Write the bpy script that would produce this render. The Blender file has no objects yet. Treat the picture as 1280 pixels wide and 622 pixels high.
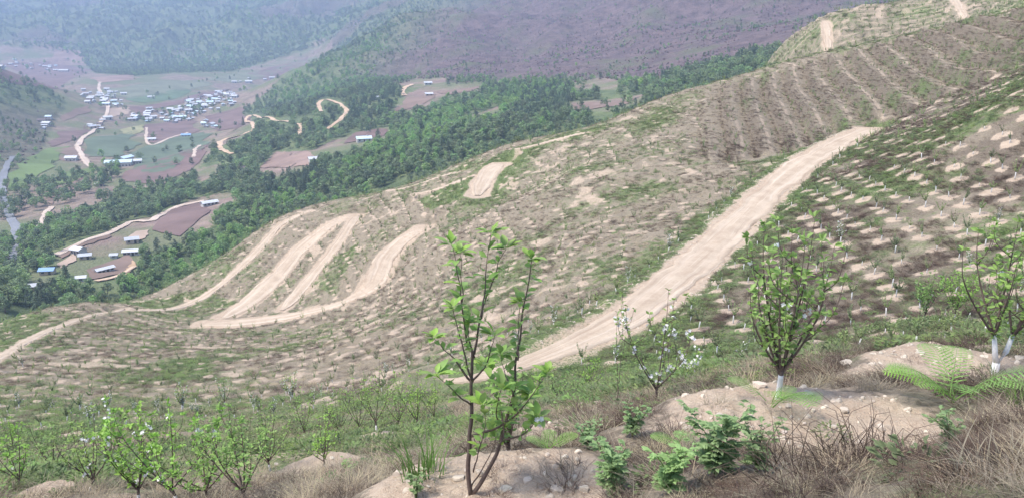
import bpy, bmesh, math, random
import numpy as np
from mathutils import Vector, Matrix

random.seed(7)
rng = np.random.default_rng(7)
S = bpy.context.scene
COL = S.collection

# ------------------------------------------------------------------ camera
PITCH = math.radians(-16.0)
FOC = 1005.0
cam_d = bpy.data.cameras.new('camera')
cam_d.sensor_width = 36.0
cam_d.lens = 36.0 * FOC / 1280.0
cam_d.clip_start = 0.1
cam_d.clip_end = 20000
cam = bpy.data.objects.new('camera', cam_d)
COL.objects.link(cam)
cam.location = (0, 0, 0)
cam.rotation_euler = (math.pi / 2 + PITCH, 0, 0)
S.camera = cam

# ------------------------------------------------------------------ sky, sun, exposure
SUN_EL, SUN_AZ = math.radians(62), math.radians(-105)      # azimuth from +Y towards +X
W = bpy.data.worlds.new('World'); S.world = W; W.use_nodes = True
wn = W.node_tree.nodes; wn.clear()
wo = wn.new('ShaderNodeOutputWorld'); wb = wn.new('ShaderNodeBackground'); ws = wn.new('ShaderNodeTexSky')
ws.sky_type = 'NISHITA'; ws.sun_disc = False
ws.sun_elevation = SUN_EL; ws.sun_rotation = SUN_AZ
ws.air_density = 1.0; ws.dust_density = 6.0; ws.ozone_density = 0.6; ws.altitude = 1500
wb.inputs[1].default_value = 0.12
W.node_tree.links.new(ws.outputs[0], wb.inputs[0]); W.node_tree.links.new(wb.outputs[0], wo.inputs[0])
sd = bpy.data.lights.new('sun', 'SUN'); sd.energy = 1.5; sd.angle = math.radians(15); sd.color = (1.0, 0.95, 0.88)
sun = bpy.data.objects.new('sun', sd); COL.objects.link(sun)
sdir = Vector((math.sin(SUN_AZ) * math.cos(SUN_EL), math.cos(SUN_AZ) * math.cos(SUN_EL), math.sin(SUN_EL)))
sun.rotation_euler = sdir.to_track_quat('Z', 'Y').to_euler()
S.view_settings.view_transform = 'Standard'; S.view_settings.look = 'None'
S.view_settings.gamma = 1.0; S.view_settings.use_curve_mapping = False
S.view_settings.exposure = 1.55
S.render.engine = 'CYCLES'
S.cycles.use_denoising = True
S.cycles.volume_bounces = 1
S.cycles.max_bounces = 6
S.cycles.transparent_max_bounces = 4

# ------------------------------------------------------------------ helpers
cp, sp = math.cos(PITCH), math.sin(PITCH)

def ray(px, py):
    u = (np.asarray(px, float) - 640) / FOC; v = (311 - np.asarray(py, float)) / FOC
    dx = u; dy = cp - v * sp; dz = sp + v * cp
    return np.arctan2(dx, dy), dz / np.hypot(dx, dy)

def project(x, y, z):
    x = np.asarray(x, float); y = np.asarray(y, float); z = np.asarray(z, float)
    f = y * cp + z * sp
    up = -y * sp + z * cp
    f = np.where(f < 0.05, 0.05, f)
    return 640 + FOC * x / f, 311 - FOC * up / f

def hash2(ix, iy, seed):
    h = (ix.astype(np.int64) * 374761393 + iy.astype(np.int64) * 668265263 + seed * 974634777) & 0xFFFFFFFF
    h = ((h ^ (h >> 13)) * 1274126177) & 0xFFFFFFFF
    return ((h ^ (h >> 16)) & 0xFFFFFF) / float(0xFFFFFF)

def vnoise(x, y, seed=0):
    x = np.asarray(x, float); y = np.asarray(y, float)
    ix = np.floor(x); iy = np.floor(y); fx = x - ix; fy = y - iy
    fx = fx * fx * (3 - 2 * fx); fy = fy * fy * (3 - 2 * fy)
    a = hash2(ix, iy, seed); b = hash2(ix + 1, iy, seed); c = hash2(ix, iy + 1, seed); d = hash2(ix + 1, iy + 1, seed)
    return (a + (b - a) * fx) * (1 - fy) + (c + (d - c) * fx) * fy

def fbm(x, y, oct=4, seed=0):
    s = 0; a = 0.5; t = 0
    for k in range(oct):
        s = s + a * vnoise(x, y, seed + k * 17); t += a
        x = x * 2.03 + 11.3; y = y * 2.03 - 7.7; a *= 0.5
    return s / t

def smooth(a, b, x):
    t = np.clip((x - a) / (b - a), 0, 1); return t * t * (3 - 2 * t)

def inpoly(px, py, poly):
    px = np.asarray(px, float); py = np.asarray(py, float)
    r = np.zeros(px.shape, bool); n = len(poly); j = n - 1
    for i in range(n):
        xi, yi = poly[i]; xj, yj = poly[j]
        c = ((yi > py) != (yj > py)) & (px < (xj - xi) * (py - yi) / ((yj - yi) or 1e-9) + xi)
        r ^= c; j = i
    return r

class TPS:
    """thin-plate surface: slope tangent seen from the summit as a function of (bearing, ln distance)"""
    def __init__(self, pts, lam=1e-4):
        P = np.array([(a, math.log(r)) for a, r, t in pts]); V = np.array([t for a, r, t in pts])
        n = len(P); K = self.k(P, P) + lam * np.eye(n)
        A = np.zeros((n + 3, n + 3)); A[:n, :n] = K; A[:n, n] = 1; A[:n, n + 1:] = P
        A[n, :n] = 1; A[n + 1:, :n] = P.T
        self.w = np.linalg.solve(A, np.r_[V, 0, 0, 0]); self.P = P
    @staticmethod
    def k(A, B):
        d2 = ((A[:, None, :] - B[None, :, :]) ** 2).sum(-1)
        return np.where(d2 > 0, 0.5 * d2 * np.log(np.maximum(d2, 1e-20)), 0)
    def __call__(self, az, r):
        az = np.asarray(az, float); r = np.asarray(r, float)
        sh = np.broadcast(az, r).shape
        q = np.stack([np.broadcast_to(az, sh).ravel(), np.log(np.broadcast_to(r, sh)).ravel()], -1)
        out = np.empty(len(q)); n = len(self.P)
        for i in range(0, len(q), 20000):
            c = q[i:i + 20000]
            out[i:i + 20000] = self.k(c, self.P) @ self.w[:n] + self.w[n] + c @ self.w[n + 1:]
        return out.reshape(sh)

def grid_eval(tps, az, lr):
    """evaluate on a coarse grid, then spread to the fine one"""
    ca = np.linspace(az[0], az[-1], 130); cl = np.linspace(lr[0], lr[-1], 170)
    C = tps(ca[None, :], np.exp(cl)[:, None])
    return bilin(C, ca, cl, az, lr)

def bilin(C, ca, cl, az, lr):
    A, L = np.meshgrid(az, lr)
    return bil(C, ca, cl, A, L)

def bil(C, ca, cl, A, L):
    fa = np.clip((A - ca[0]) / (ca[-1] - ca[0]) * (len(ca) - 1), 0, len(ca) - 1.001)
    fl = np.clip((L - cl[0]) / (cl[-1] - cl[0]) * (len(cl) - 1), 0, len(cl) - 1.001)
    ia = fa.astype(int); il = fl.astype(int); fa = fa - ia; fl = fl - il
    return (C[il, ia] * (1 - fa) + C[il, ia + 1] * fa) * (1 - fl) + (C[il + 1, ia] * (1 - fa) + C[il + 1, ia + 1] * fa) * fl

class Sheet:
    """terrain on a bearing / log-distance grid: fine close to the viewer, coarse far off"""
    def __init__(self, tps, az0, az1, na, r0, r1, nr):
        self.az = np.linspace(math.radians(az0), math.radians(az1), na)
        self.lr = np.linspace(math.log(r0), math.log(r1), nr)
        A, L = np.meshgrid(self.az, self.lr); R = np.exp(L)
        self.R = R; self.X = R * np.sin(A); self.Y = R * np.cos(A)
        self.Z = grid_eval(tps, self.az, self.lr) * R
    def h(self, x, y):
        x = np.asarray(x, float); y = np.asarray(y, float)
        return bil(self.Z, self.az, self.lr, np.arctan2(x, y), np.log(np.hypot(x, y) + 1e-6))
    def samp(self, F, x, y):
        return bil(F, self.az, self.lr, np.arctan2(x, y), np.log(np.hypot(x, y) + 1e-6))
    def hit(self, px, py, rmin=1.6, rmax=None):
        """first ground point along the sight line through a pixel"""
        az, te = ray(px, py); az = float(az); te = float(te)
        lr = np.linspace(max(self.lr[0], math.log(rmin)), min(self.lr[-1], math.log(rmax)) if rmax else self.lr[-1], 3000)
        g = bil(self.Z, self.az, self.lr, np.full(3000, az), lr) / np.exp(lr)
        k = np.nonzero(g >= te)[0]
        if len(k):
            i = k[0]
            if i > 0:
                t = (te - g[i - 1]) / max(g[i] - g[i - 1], 1e-9); l = lr[i - 1] + (lr[i] - lr[i - 1]) * min(max(t, 0), 1)
            else: l = lr[0]
        else: l = lr[int(np.argmax(g))]
        r = math.exp(l); x = r * math.sin(az); y = r * math.cos(az)
        return np.array([x, y, float(self.h(x, y))])
    def mesh(self, name, mat, attrs={}, kind='structure'):
        nr, na = self.Z.shape
        co = np.stack([self.X, self.Y, self.Z], -1).reshape(-1, 3)
        i = (np.arange(nr - 1)[:, None] * na + np.arange(na - 1)[None, :]).ravel()
        q = np.stack([i, i + 1, i + na + 1, i + na], -1)[:, ::-1]
        return make_mesh(name, co, q, mat, attrs=attrs, kind=kind, smooth_=True)

def make_mesh(name, co, faces, mat=None, parent=None, attrs={}, kind=None, smooth_=False):
    me = bpy.data.meshes.new(name)
    co = np.ascontiguousarray(co, dtype=np.float32)
    if isinstance(faces, np.ndarray):
        n, k = faces.shape
        me.vertices.add(len(co)); me.vertices.foreach_set('co', co.ravel())
        me.loops.add(n * k); me.loops.foreach_set('vertex_index', np.ascontiguousarray(faces, dtype=np.int32).ravel())
        me.polygons.add(n); me.polygons.foreach_set('loop_start', np.arange(0, n * k, k, dtype=np.int32))
        me.update(calc_edges=True)
    else:
        me.from_pydata(co.tolist(), [], faces)
    for an, av in attrs.items():
        a = me.attributes.new(an, 'FLOAT', 'POINT'); a.data.foreach_set('value', np.ascontiguousarray(av, dtype=np.float32).ravel())
    if smooth_: me.polygons.foreach_set('use_smooth', np.ones(len(me.polygons), dtype=bool))
    if mat: me.materials.append(mat)
    o = bpy.data.objects.new(name, me); COL.objects.link(o)
    if parent is not None: o.parent = parent
    if kind: o['kind'] = kind
    return o

def tag(o, label, cat, group=None):
    o['label'] = label; o['category'] = cat
    if group: o['group'] = group
    return o

def empty(name, loc=(0, 0, 0), rz=0, sc=1):
    o = bpy.data.objects.new(name, None); COL.objects.link(o)
    o.empty_display_size = 0.2
    o.location = loc; o.rotation_euler = (0, 0, rz); o.scale = (sc, sc, sc)
    return o

def copy_tree(root, loc, rz, sc, label=None, cat=None, group=None, tilt=(0, 0)):
    r = root.copy(); COL.objects.link(r); r.location = loc; r.rotation_euler = (tilt[0], tilt[1], rz)
    r.scale = (sc, sc, sc) if np.isscalar(sc) else sc
    if label: tag(r, label, cat or root['category'], group or root.get('group'))
    for ch in root.children:
        c = ch.copy(); COL.objects.link(c); c.parent = r
        for g in ch.children:
            d = g.copy(); COL.objects.link(d); d.parent = c
    return r

# ------------------------------------------------------------------ materials
def mat_base(name, rough=0.9):
    m = bpy.data.materials.new(name); m.use_nodes = True
    b = m.node_tree.nodes['Principled BSDF']; b.inputs['Roughness'].default_value = rough
    b.inputs['Specular IOR Level'].default_value = 0.15
    return m, m.node_tree, b

class NT:
    def __init__(self, nt): self.nt = nt; self.n = nt.nodes; self.l = nt.links
    def node(self, t, **kw):
        o = self.n.new(t)
        for k, v in kw.items(): setattr(o, k, v)
        return o
    def set(self, sock, v):
        if isinstance(v, bpy.types.NodeSocket): self.l.new(v, sock)
        elif isinstance(v, tuple) and len(v) == 3 and sock.type == 'RGBA': sock.default_value = (*v, 1)
        else: sock.default_value = v
    def noise(self, scale, detail=4, rough=0.6, vec=None, dist=0):
        o = self.node('ShaderNodeTexNoise'); o.inputs['Scale'].default_value = scale
        o.inputs['Detail'].default_value = detail; o.inputs['Roughness'].default_value = rough; o.inputs['Distortion'].default_value = dist
        self.l.new(vec if vec is not None else self.pos(), o.inputs['Vector']); return o.outputs['Fac']
    def pos(self):
        if not hasattr(self, '_p'): self._p = self.node('ShaderNodeNewGeometry').outputs['Position']
        return self._p
    def attr(self, name): return self.node('ShaderNodeAttribute', attribute_name=name).outputs['Fac']
    def ramp(self, f, a, b):
        o = self.node('ShaderNodeMapRange'); o.interpolation_type = 'SMOOTHSTEP'
        self.set(o.inputs['Value'], f); o.inputs['From Min'].default_value = a; o.inputs['From Max'].default_value = b
        return o.outputs['Result']
    def mix(self, f, a, b):
        o = self.node('ShaderNodeMix', data_type='RGBA'); self.set(o.inputs[0], f); self.set(o.inputs[6], a); self.set(o.inputs[7], b)
        return o.outputs[2]
    def math(self, op, a, b=0.0):
        o = self.node('ShaderNodeMath', operation=op); self.set(o.inputs[0], a); self.set(o.inputs[1], b); return o.outputs[0]
    def bump(self, h, strength, dist, b):
        o = self.node('ShaderNodeBump'); o.inputs['Strength'].default_value = strength; o.inputs['Distance'].default_value = dist
        self.set(o.inputs['Height'], h); self.l.new(o.outputs[0], b.inputs['Normal'])

def simple_mat(name, col, var=0.15, scale=6.0, rough=0.85, spec=0.15, rand=0.0, trans=0.0):
    """plain colour with grain; rand varies it from one individual to the next"""
    m, nt, b = mat_base(name, rough); N = NT(nt)
    b.inputs['Specular IOR Level'].default_value = spec
    tc = N.node('ShaderNodeTexCoord').outputs['Object']
    f = N.noise(scale, 3, 0.6, tc)
    c = N.mix(f, tuple(x * (1 - var * 1.6) for x in col), tuple(min(1, x * (1 + var * 1.6)) for x in col))
    if rand:
        oi = N.node('ShaderNodeObjectInfo').outputs['Random']
        hs = N.node('ShaderNodeHueSaturation')
        r2 = N.math('FRACT', N.math('MULTIPLY', oi, 7.31))
        N.set(hs.inputs['Hue'], N.math('ADD', N.math('MULTIPLY', oi, 0.06 * rand), 0.5 - 0.03 * rand))
        N.set(hs.inputs['Value'], N.math('ADD', N.math('MULTIPLY', r2, 0.9 * rand), 1 - 0.45 * rand))
        N.set(hs.inputs['Saturation'], N.math('ADD', N.math('MULTIPLY', r2, 0.5 * rand), 1 - 0.3 * rand))
        nt.links.new(c, hs.inputs['Color']); c = hs.outputs[0]
    nt.links.new(c, b.inputs['Base Color'])
    if trans:
        t = N.node('ShaderNodeBsdfTranslucent'); nt.links.new(c, t.inputs[0])
        mx = N.node('ShaderNodeMixShader'); mx.inputs[0].default_value = trans
        nt.links.new(b.outputs[0], mx.inputs[1]); nt.links.new(t.outputs[0], mx.inputs[2])
        nt.links.new(mx.outputs[0], nt.nodes['Material Output'].inputs[0])
    return m

SOIL = (0.45, 0.36, 0.27); SOIL2 = (0.36, 0.272, 0.20); DRY = (0.30, 0.255, 0.188); DRY2 = (0.19, 0.158, 0.118); GRN = (0.16, 0.20, 0.085); GRN2 = (0.10, 0.13, 0.055)

def hillside_material():
    m, nt, b = mat_base('orchard_slope_ground', 0.95); N = NT(nt)
    big = N.noise(0.12, 3); mid = N.noise(0.9, 4, 0.65); fine = N.noise(6.0, 5, 0.7); grit = N.noise(45.0, 3, 0.7)
    dry = N.mix(N.ramp(fine, 0.32, 0.68), DRY2, DRY)
    grn = N.mix(N.ramp(fine, 0.35, 0.65), GRN2, GRN)
    gm = N.ramp(N.math('ADD', N.math('MULTIPLY', N.attr('green'), 0.55), N.math('MULTIPLY', mid, 0.8)), 0.55, 0.85)
    dry = N.mix(N.attr('litter'), dry, N.mix(N.ramp(fine, 0.32, 0.68), (0.085, 0.066, 0.052), (0.16, 0.128, 0.098)))
    c = N.mix(gm, dry, grn)
    soil = N.mix(N.ramp(N.noise(2.2, 4, 0.7), 0.3, 0.7), SOIL2, SOIL)
    soil = N.mix(N.math('MULTIPLY', N.ramp(grit, 0.4, 0.75), 0.5), soil, (0.56, 0.47, 0.37))
    sm = N.ramp(N.math('ADD', N.attr('soil'), N.math('MULTIPLY', N.math('SUBTRACT', fine, 0.5), 1.2)), 0.35, 0.7)
    c = N.mix(sm, c, soil)
    nt.links.new(c, b.inputs['Base Color'])
    h = N.math('ADD', N.math('MULTIPLY', fine, 0.25), N.math('MULTIPLY', grit, 0.06))
    N.bump(h, 0.9, 0.4, b)
    return m

def track_material(name='pale_dirt', c1=(0.37, 0.29, 0.215), c2=(0.49, 0.40, 0.305), sc=1.0):
    m, nt, b = mat_base(name, 0.95); N = NT(nt)
    a = N.noise(0.5 * sc, 4, 0.6); f = N.noise(5 * sc, 5, 0.7); g = N.noise(40 * sc, 2, 0.7)
    rut = N.attr('rut')
    c = N.mix(N.ramp(N.math('ADD', N.math('MULTIPLY', a, 0.6), N.math('MULTIPLY', f, 0.4)), 0.32, 0.68), c1, c2)
    cv = N.node('ShaderNodeCombineXYZ'); N.set(cv.inputs[0], N.attr('across')); N.set(cv.inputs[1], N.math('MULTIPLY', N.attr('along'), 0.03))
    st = N.noise(1.6, 3, 0.65, cv.outputs[0])
    c = N.mix(N.math('MULTIPLY', rut, 0.5), c, (0.60, 0.51, 0.41))
    c = N.mix(N.math('MULTIPLY', N.ramp(st, 0.52, 0.66), 0.55), c, (0.31, 0.235, 0.17))
    c = N.mix(N.math('MULTIPLY', N.ramp(st, 0.46, 0.34), 0.5), c, (0.60, 0.51, 0.41))
    c = N.mix(N.math('MULTIPLY', N.ramp(g, 0.55, 0.8), 0.3), c, (0.28, 0.2, 0.15))
    nt.links.new(c, b.inputs['Base Color'])
    N.bump(N.math('ADD', f, N.math('MULTIPLY', g, 0.3)), 0.5, 0.12 / sc, b)
    return m
# END_PART_1

# ------------------------------------------------------------------ the orchard hillside
HILL_PTS = [  # image column, image row, horizontal metres from the viewpoint
    # the knoll underfoot
    (640, 622, 5.6), (820, 622, 5.0), (1000, 622, 4.5), (1280, 622, 4.3), (450, 622, 8.0), (300, 622, 11), (150, 622, 12.5), (0, 622, 14),
    (640, 575, 7.6), (820, 560, 7.0), (1100, 560, 6.2), (1280, 540, 6.8), (970, 495, 9.8), (1245, 468, 11.4), (820, 508, 11.2), (1120, 470, 10.6),
    (1280, 436, 13.6), (1100, 446, 13.2), (960, 466, 12.8), (880, 480, 13.5), (700, 525, 13),
    (400, 590, 15), (500, 542, 24), (330, 560, 22), (200, 575, 21), (60, 590, 19), (640, 510, 22), (560, 522, 26),
    # beyond the brow
    (1280, 410, 42), (1170, 402, 42), (1060, 420, 42), (960, 436, 42), (860, 446, 43), (780, 455, 43), (700, 478, 38),
    (1280, 360, 52), (1280, 300, 62), (1280, 200, 80), (1280, 110, 96), (1150, 340, 57), (1100, 280, 70), (1100, 200, 97), (1000, 380, 54), (1000, 300, 71),
    (1180, 150, 108), (930, 350, 62), (1350, 100, 92), (1350, 300, 58), (1350, 440, 14), (1350, 400, 42),
    # the track bench
    (1080, 163, 128), (1040, 182, 118), (1000, 205, 106), (960, 240, 93), (925, 275, 82), (890, 310, 73), (850, 345, 64), (800, 385, 56), (750, 412, 52), (700, 435, 49), (650, 455, 47), (590, 472, 46), (520, 490, 46), (430, 505, 48),
    # far side of the track
    (760, 300, 84.5), (650, 400, 64.8), (560, 420, 71.0), (500, 450, 69.4), (400, 470, 69.4), (300, 500, 63.2), (240, 512, 58.0), (120, 515, 56.0), (0, 522, 54.0),
    (300, 440, 96.0), (300, 475, 75.5), (100, 480, 78.5), (0, 480, 78.5), (0, 445, 103.1), (100, 420, 116.8), (200, 408, 130.2), (300, 408, 128.2), (420, 390, 122.2), (500, 370, 112.7),
    (560, 300, 119.5), (650, 300, 103.1), (700, 220, 130.2), (800, 200, 124.9), (840, 250, 103.1), (900, 180, 131.5), (940, 130, 160.3), (1020, 140, 143.2), (1100, 120, 143.2), (1200, 90, 143.2), (1280, 62, 136.7), (1000, 110, 170.9),
    (640, 250, 136.7), (525, 285, 139.3), (600, 240, 145.8),
    # crest against the valley
    (-80, 432, 141.3), (0, 403, 144.5), (60, 384, 150.9), (110, 377, 154.0), (160, 379, 160.3), (240, 343, 169.7), (300, 308, 175.8), (340, 275, 180.7), (400, 254, 184.3), (500, 234, 183.1), (580, 202, 180.7), (640, 178, 179.5), (740, 158, 179.5), (800, 132, 180.7), (860, 110, 184.3), (920, 95, 191.5), (970, 82, 201.0),
    # slip roads side
    (230, 385, 154.7), (300, 365, 152.1), (340, 385, 139.3), (380, 325, 154.7), (480, 335, 130.2), (440, 290, 155.9), (420, 350, 138.0),
    # upper right: front brow, dip and the striped hill behind
    (1040, 68, 204.6), (1120, 45, 198.7), (1200, 28, 187.9), (1280, 12, 175.8), (1360, 0, 166.6),
    (955, 78, 279.2), (1000, 52, 284.6), (1050, 29, 290.0), (1110, 11, 295.4), (1180, -2, 303.4), (1280, -22, 306.1), (1010, 66, 259.9), (1100, 36, 262.7), (1200, 12, 262.7), (1280, -2, 251.6),
]
pts = []
for px, py, r in HILL_PTS:
    a, t = ray(px, py); pts.append((float(a), r, float(t)))
for a in np.radians([-50, -25, 0, 25, 50]):
    pts += [(a, .7, -1.45 / .7), (a, 1.2, -1.62 / 1.2), (a, 2.5, -2.35 / 2.5)]
# ground falls away behind the crest towards the valley
for px, py, r in [(-80, 432, 175), (0, 403, 180), (60, 384, 190), (110, 377, 195), (160, 379, 205), (240, 343, 220), (300, 308, 230), (340, 275, 238), (400, 254, 244), (500, 234, 242), (580, 202, 238), (640, 178, 236), (740, 158, 236), (800, 132, 238), (860, 110, 244), (920, 95, 256)]:
    a, t = ray(px, py); z = r * float(t)
    r = 60 * (r / 60) ** .8; z = r * float(t)
    for k, dz in ((1.14, 12), (1.32, 45), (1.7, 120), (2.1, 200)):
        pts.append((float(a), r * k, (z - dz) / (r * k)))
for px, py, r, dz in [(1040, 68, 325, 10), (1120, 45, 318, 8), (1200, 28, 300, 7), (970, 82, 320, 14)]:
    r = 60 * (r / 60) ** .8; a, t = ray(px, py); pts.append((float(a), r, (0.85 * r * float(t) - dz) / r))
for px, py, r in [(955, 78, 410), (1000, 52, 420), (1050, 29, 430), (1110, 11, 440), (1180, -2, 455), (1280, -22, 460)]:
    r = 60 * (r / 60) ** .8; a, t = ray(px, py)
    pts.append((float(a), r * 1.25, (r * float(t) - 40) / (r * 1.25)))
hill = Sheet(TPS(pts, 3e-4), -48, 48, 800, 0.7, 520, 1150)

# ------------------------------------------------------------------ tracks cut into it
def spline(P, step=1.0):
    P = np.asarray(P, float); n = len(P); out = []
    Q = np.vstack([2 * P[0] - P[1], P, 2 * P[-1] - P[-2]])
    for i in range(1, n):
        p0, p1, p2, p3 = Q[i - 1], Q[i], Q[i + 1], Q[i + 2]
        k = max(2, int(np.linalg.norm(p2 - p1) / step))
        for t in np.arange(k) / k:
            out.append(0.5 * (2 * p1 + (p2 - p0) * t + (2 * p0 - 5 * p1 + 4 * p2 - p3) * t ** 2 + (3 * p1 - p0 - 3 * p2 + p3) * t ** 3))
    out.append(P[-1]); return np.array(out)

def smooth1(v, k):
    if k < 2: return v
    p = np.pad(v, k, mode='edge'); ker = np.ones(2 * k + 1) / (2 * k + 1)
    return np.convolve(p, ker, 'valid')

def carve(sheet, line, half, bank, soil=None, depth=0.09, edge=1.1, fade=0):
    """bench a track into the ground: flat bed, sloping banks either side"""
    x0, y0 = line[:, 0].min() - half - bank, line[:, 1].min() - half - bank
    x1, y1 = line[:, 0].max() + half + bank, line[:, 1].max() + half + bank
    m = (sheet.X > x0) & (sheet.X < x1) & (sheet.Y > y0) & (sheet.Y < y1)
    idx = np.nonzero(m.ravel())[0]
    X = sheet.X.ravel()[idx]; Y = sheet.Y.ravel()[idx]; Z = sheet.Z.ravel()
    d = np.empty(len(idx)); k = np.empty(len(idx), int)
    for i in range(0, len(idx), 8000):
        dd = (X[i:i + 8000, None] - line[None, :, 0]) ** 2 + (Y[i:i + 8000, None] - line[None, :, 1]) ** 2
        k[i:i + 8000] = dd.argmin(1); d[i:i + 8000] = np.sqrt(dd.min(1))
    w = 1 - smooth(half + 0.2, half + bank, d)
    zt = line[k, 2] - depth * (d < half * .78)
    Z[idx] = Z[idx] * (1 - w) + zt * w
    sheet.Z = Z.reshape(sheet.Z.shape)
    if soil is not None:
        s = soil.ravel(); n = fbm(X * 0.6, Y * 0.6, 3, 5)
        s[idx] = np.maximum(s[idx], (1 - smooth(half - 0.5, half - .2 + edge * (0.1 + 2.0 * n), d)) * 0.95 * (np.clip((len(line) - k) / fade, 0, 1) ** .6 if fade else 1))
    return idx, d

def track_line(sheet, path, zsm=6, step=1.0, rmin=30):
    P = []
    for q in path:
        if len(q) == 3:
            a, t = ray(q[0], q[1]); P.append((q[2] * math.sin(a), q[2] * math.cos(a)))
        else:
            p = sheet.hit(q[0], q[1], rmin=rmin); P.append((p[0], p[1]))
    L = spline(P, step); z = sheet.h(L[:, 0], L[:, 1])
    return np.column_stack([L, smooth1(z, zsm)])

def ribbon(name, line, half, mat, lift=0.05, ruts=True, wob=0.5, seed=0, kind='structure', taper=0):
    t = np.gradient(line[:, :2], axis=0); t /= np.linalg.norm(t, axis=1)[:, None] + 1e-9
    nrm = np.column_stack([-t[:, 1], t[:, 0]])
    us = np.array([-1.0, -0.9, -0.66, -0.54, -0.4, -0.14, 0.14, 0.4, 0.54, 0.66, 0.9, 1.0])
    pr = np.array([-0.14, 0.04, 0.03, -0.05, 0.02, 0.05, 0.05, 0.02, -0.05, 0.03, 0.04, -0.14])
    rt = np.array([0, 0, .5, 1, .6, 0, 0, .6, 1, .5, 0, 0.0])
    n = len(line); s = np.arange(n) * 1.0
    V = []; A = []; B = []
    half = half * (np.clip((n - s) / taper, .05, 1) ** .7 if taper else 1) * (np.clip((s + 1) / 5, .2, 1) ** .6 if taper and taper < 10 else 1)
    line = line.copy(); line[-3:, 2] -= (.05 if taper else 0) * np.arange(3)
    for j, u in enumerate(us):
        hw = half * (1 + wob * (vnoise(s * 0.23, np.full(n, 3.0 + np.sign(u)), seed) - 0.5) + wob * 0.6 * (vnoise(s * 0.9, np.full(n, 9.0 + np.sign(u)), seed) - 0.5))
        p = line[:, :2] + nrm * (u * hw)[:, None]
        z = line[:, 2] + lift + pr[j] + 0.05 * (vnoise(p[:, 0] * 0.8, p[:, 1] * 0.8, seed) - 0.5)
        V.append(np.column_stack([p, z])); A.append(np.full(n, rt[j]) * (0.4 + 0.6 * vnoise(s * 0.15, np.full(n, float(j)), seed))); B.append(np.full(n, u) * np.mean(half))
    V = np.stack(V, 1).reshape(-1, 3); A = np.stack(A, 1).ravel(); m = len(us)
    i = (np.arange(n - 1)[:, None] * m + np.arange(m - 1)[None, :]).ravel()
    q = np.stack([i, i + m, i + m + 1, i + 1], -1)[:, ::-1]
    o = make_mesh(name, V, q, mat, attrs={'rut': A, 'across': np.stack(B, 1).ravel(), 'along': np.repeat(s, m)}, kind=kind, smooth_=True)
    return o

soil = np.zeros_like(hill.Z)
MAT_TRACK = track_material()
TRACKS = [  # path in the photograph, half width m, bank m
    ([(1088, 158), (1070, 169), (1040, 183), (1000, 208), (960, 241), (925, 276), (890, 311), (850, 346), (800, 385), (750, 412), (700, 435), (650, 455), (590, 473), (555, 481)], 2.5, 2.4),
    ([(528, 281), (505, 300), (485, 322), (470, 350), (440, 373), (385, 391), (320, 402), (255, 405)], 2.6, 3.0),
    ([(436, 268), (410, 283), (370, 318), (335, 358), (280, 396)], 2.7, 2.6),
    ([(450, 268), (425, 300), (390, 345), (352, 388)], 1.5, 2.0),
    ([(388, 262), (352, 280), (322, 312), (280, 352), (240, 380), (195, 388), (150, 386)], 1.3, 2.0),
    ([(626, 203), (612, 214), (603, 228), (597, 246)], 2.8, 3.0),
    ([(592, 216), (560, 232), (522, 245)], 1.5, 1.5),
    ([(575, 212), (530, 228), (490, 240)], 1.3, 1.5),
    ([(155, 388), (95, 400), (45, 420), (0, 446), (-40, 470)], 1.2, 1.5),
    ([(735, 164), (690, 176), (650, 188)], 1.4, 1.5),
    ([(1032, 26), (1034, 48), (1036, 66)], 1.8, 1.5),
    ([(1188, -6), (1200, 10), (1206, 24)], 1.6, 1.5),
]
lines = []
for k, (path, half, bank) in enumerate(TRACKS):
    half *= .88 if k == 0 else .8
    L = track_line(hill, path, 8 if k == 0 else 4, 1.0, rmin=30 if k < 10 else 235)
    carve(hill, L, half, bank, soil, fade=22 if k == 0 else 0); lines.append((L, half))
# END_PART_2

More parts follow.
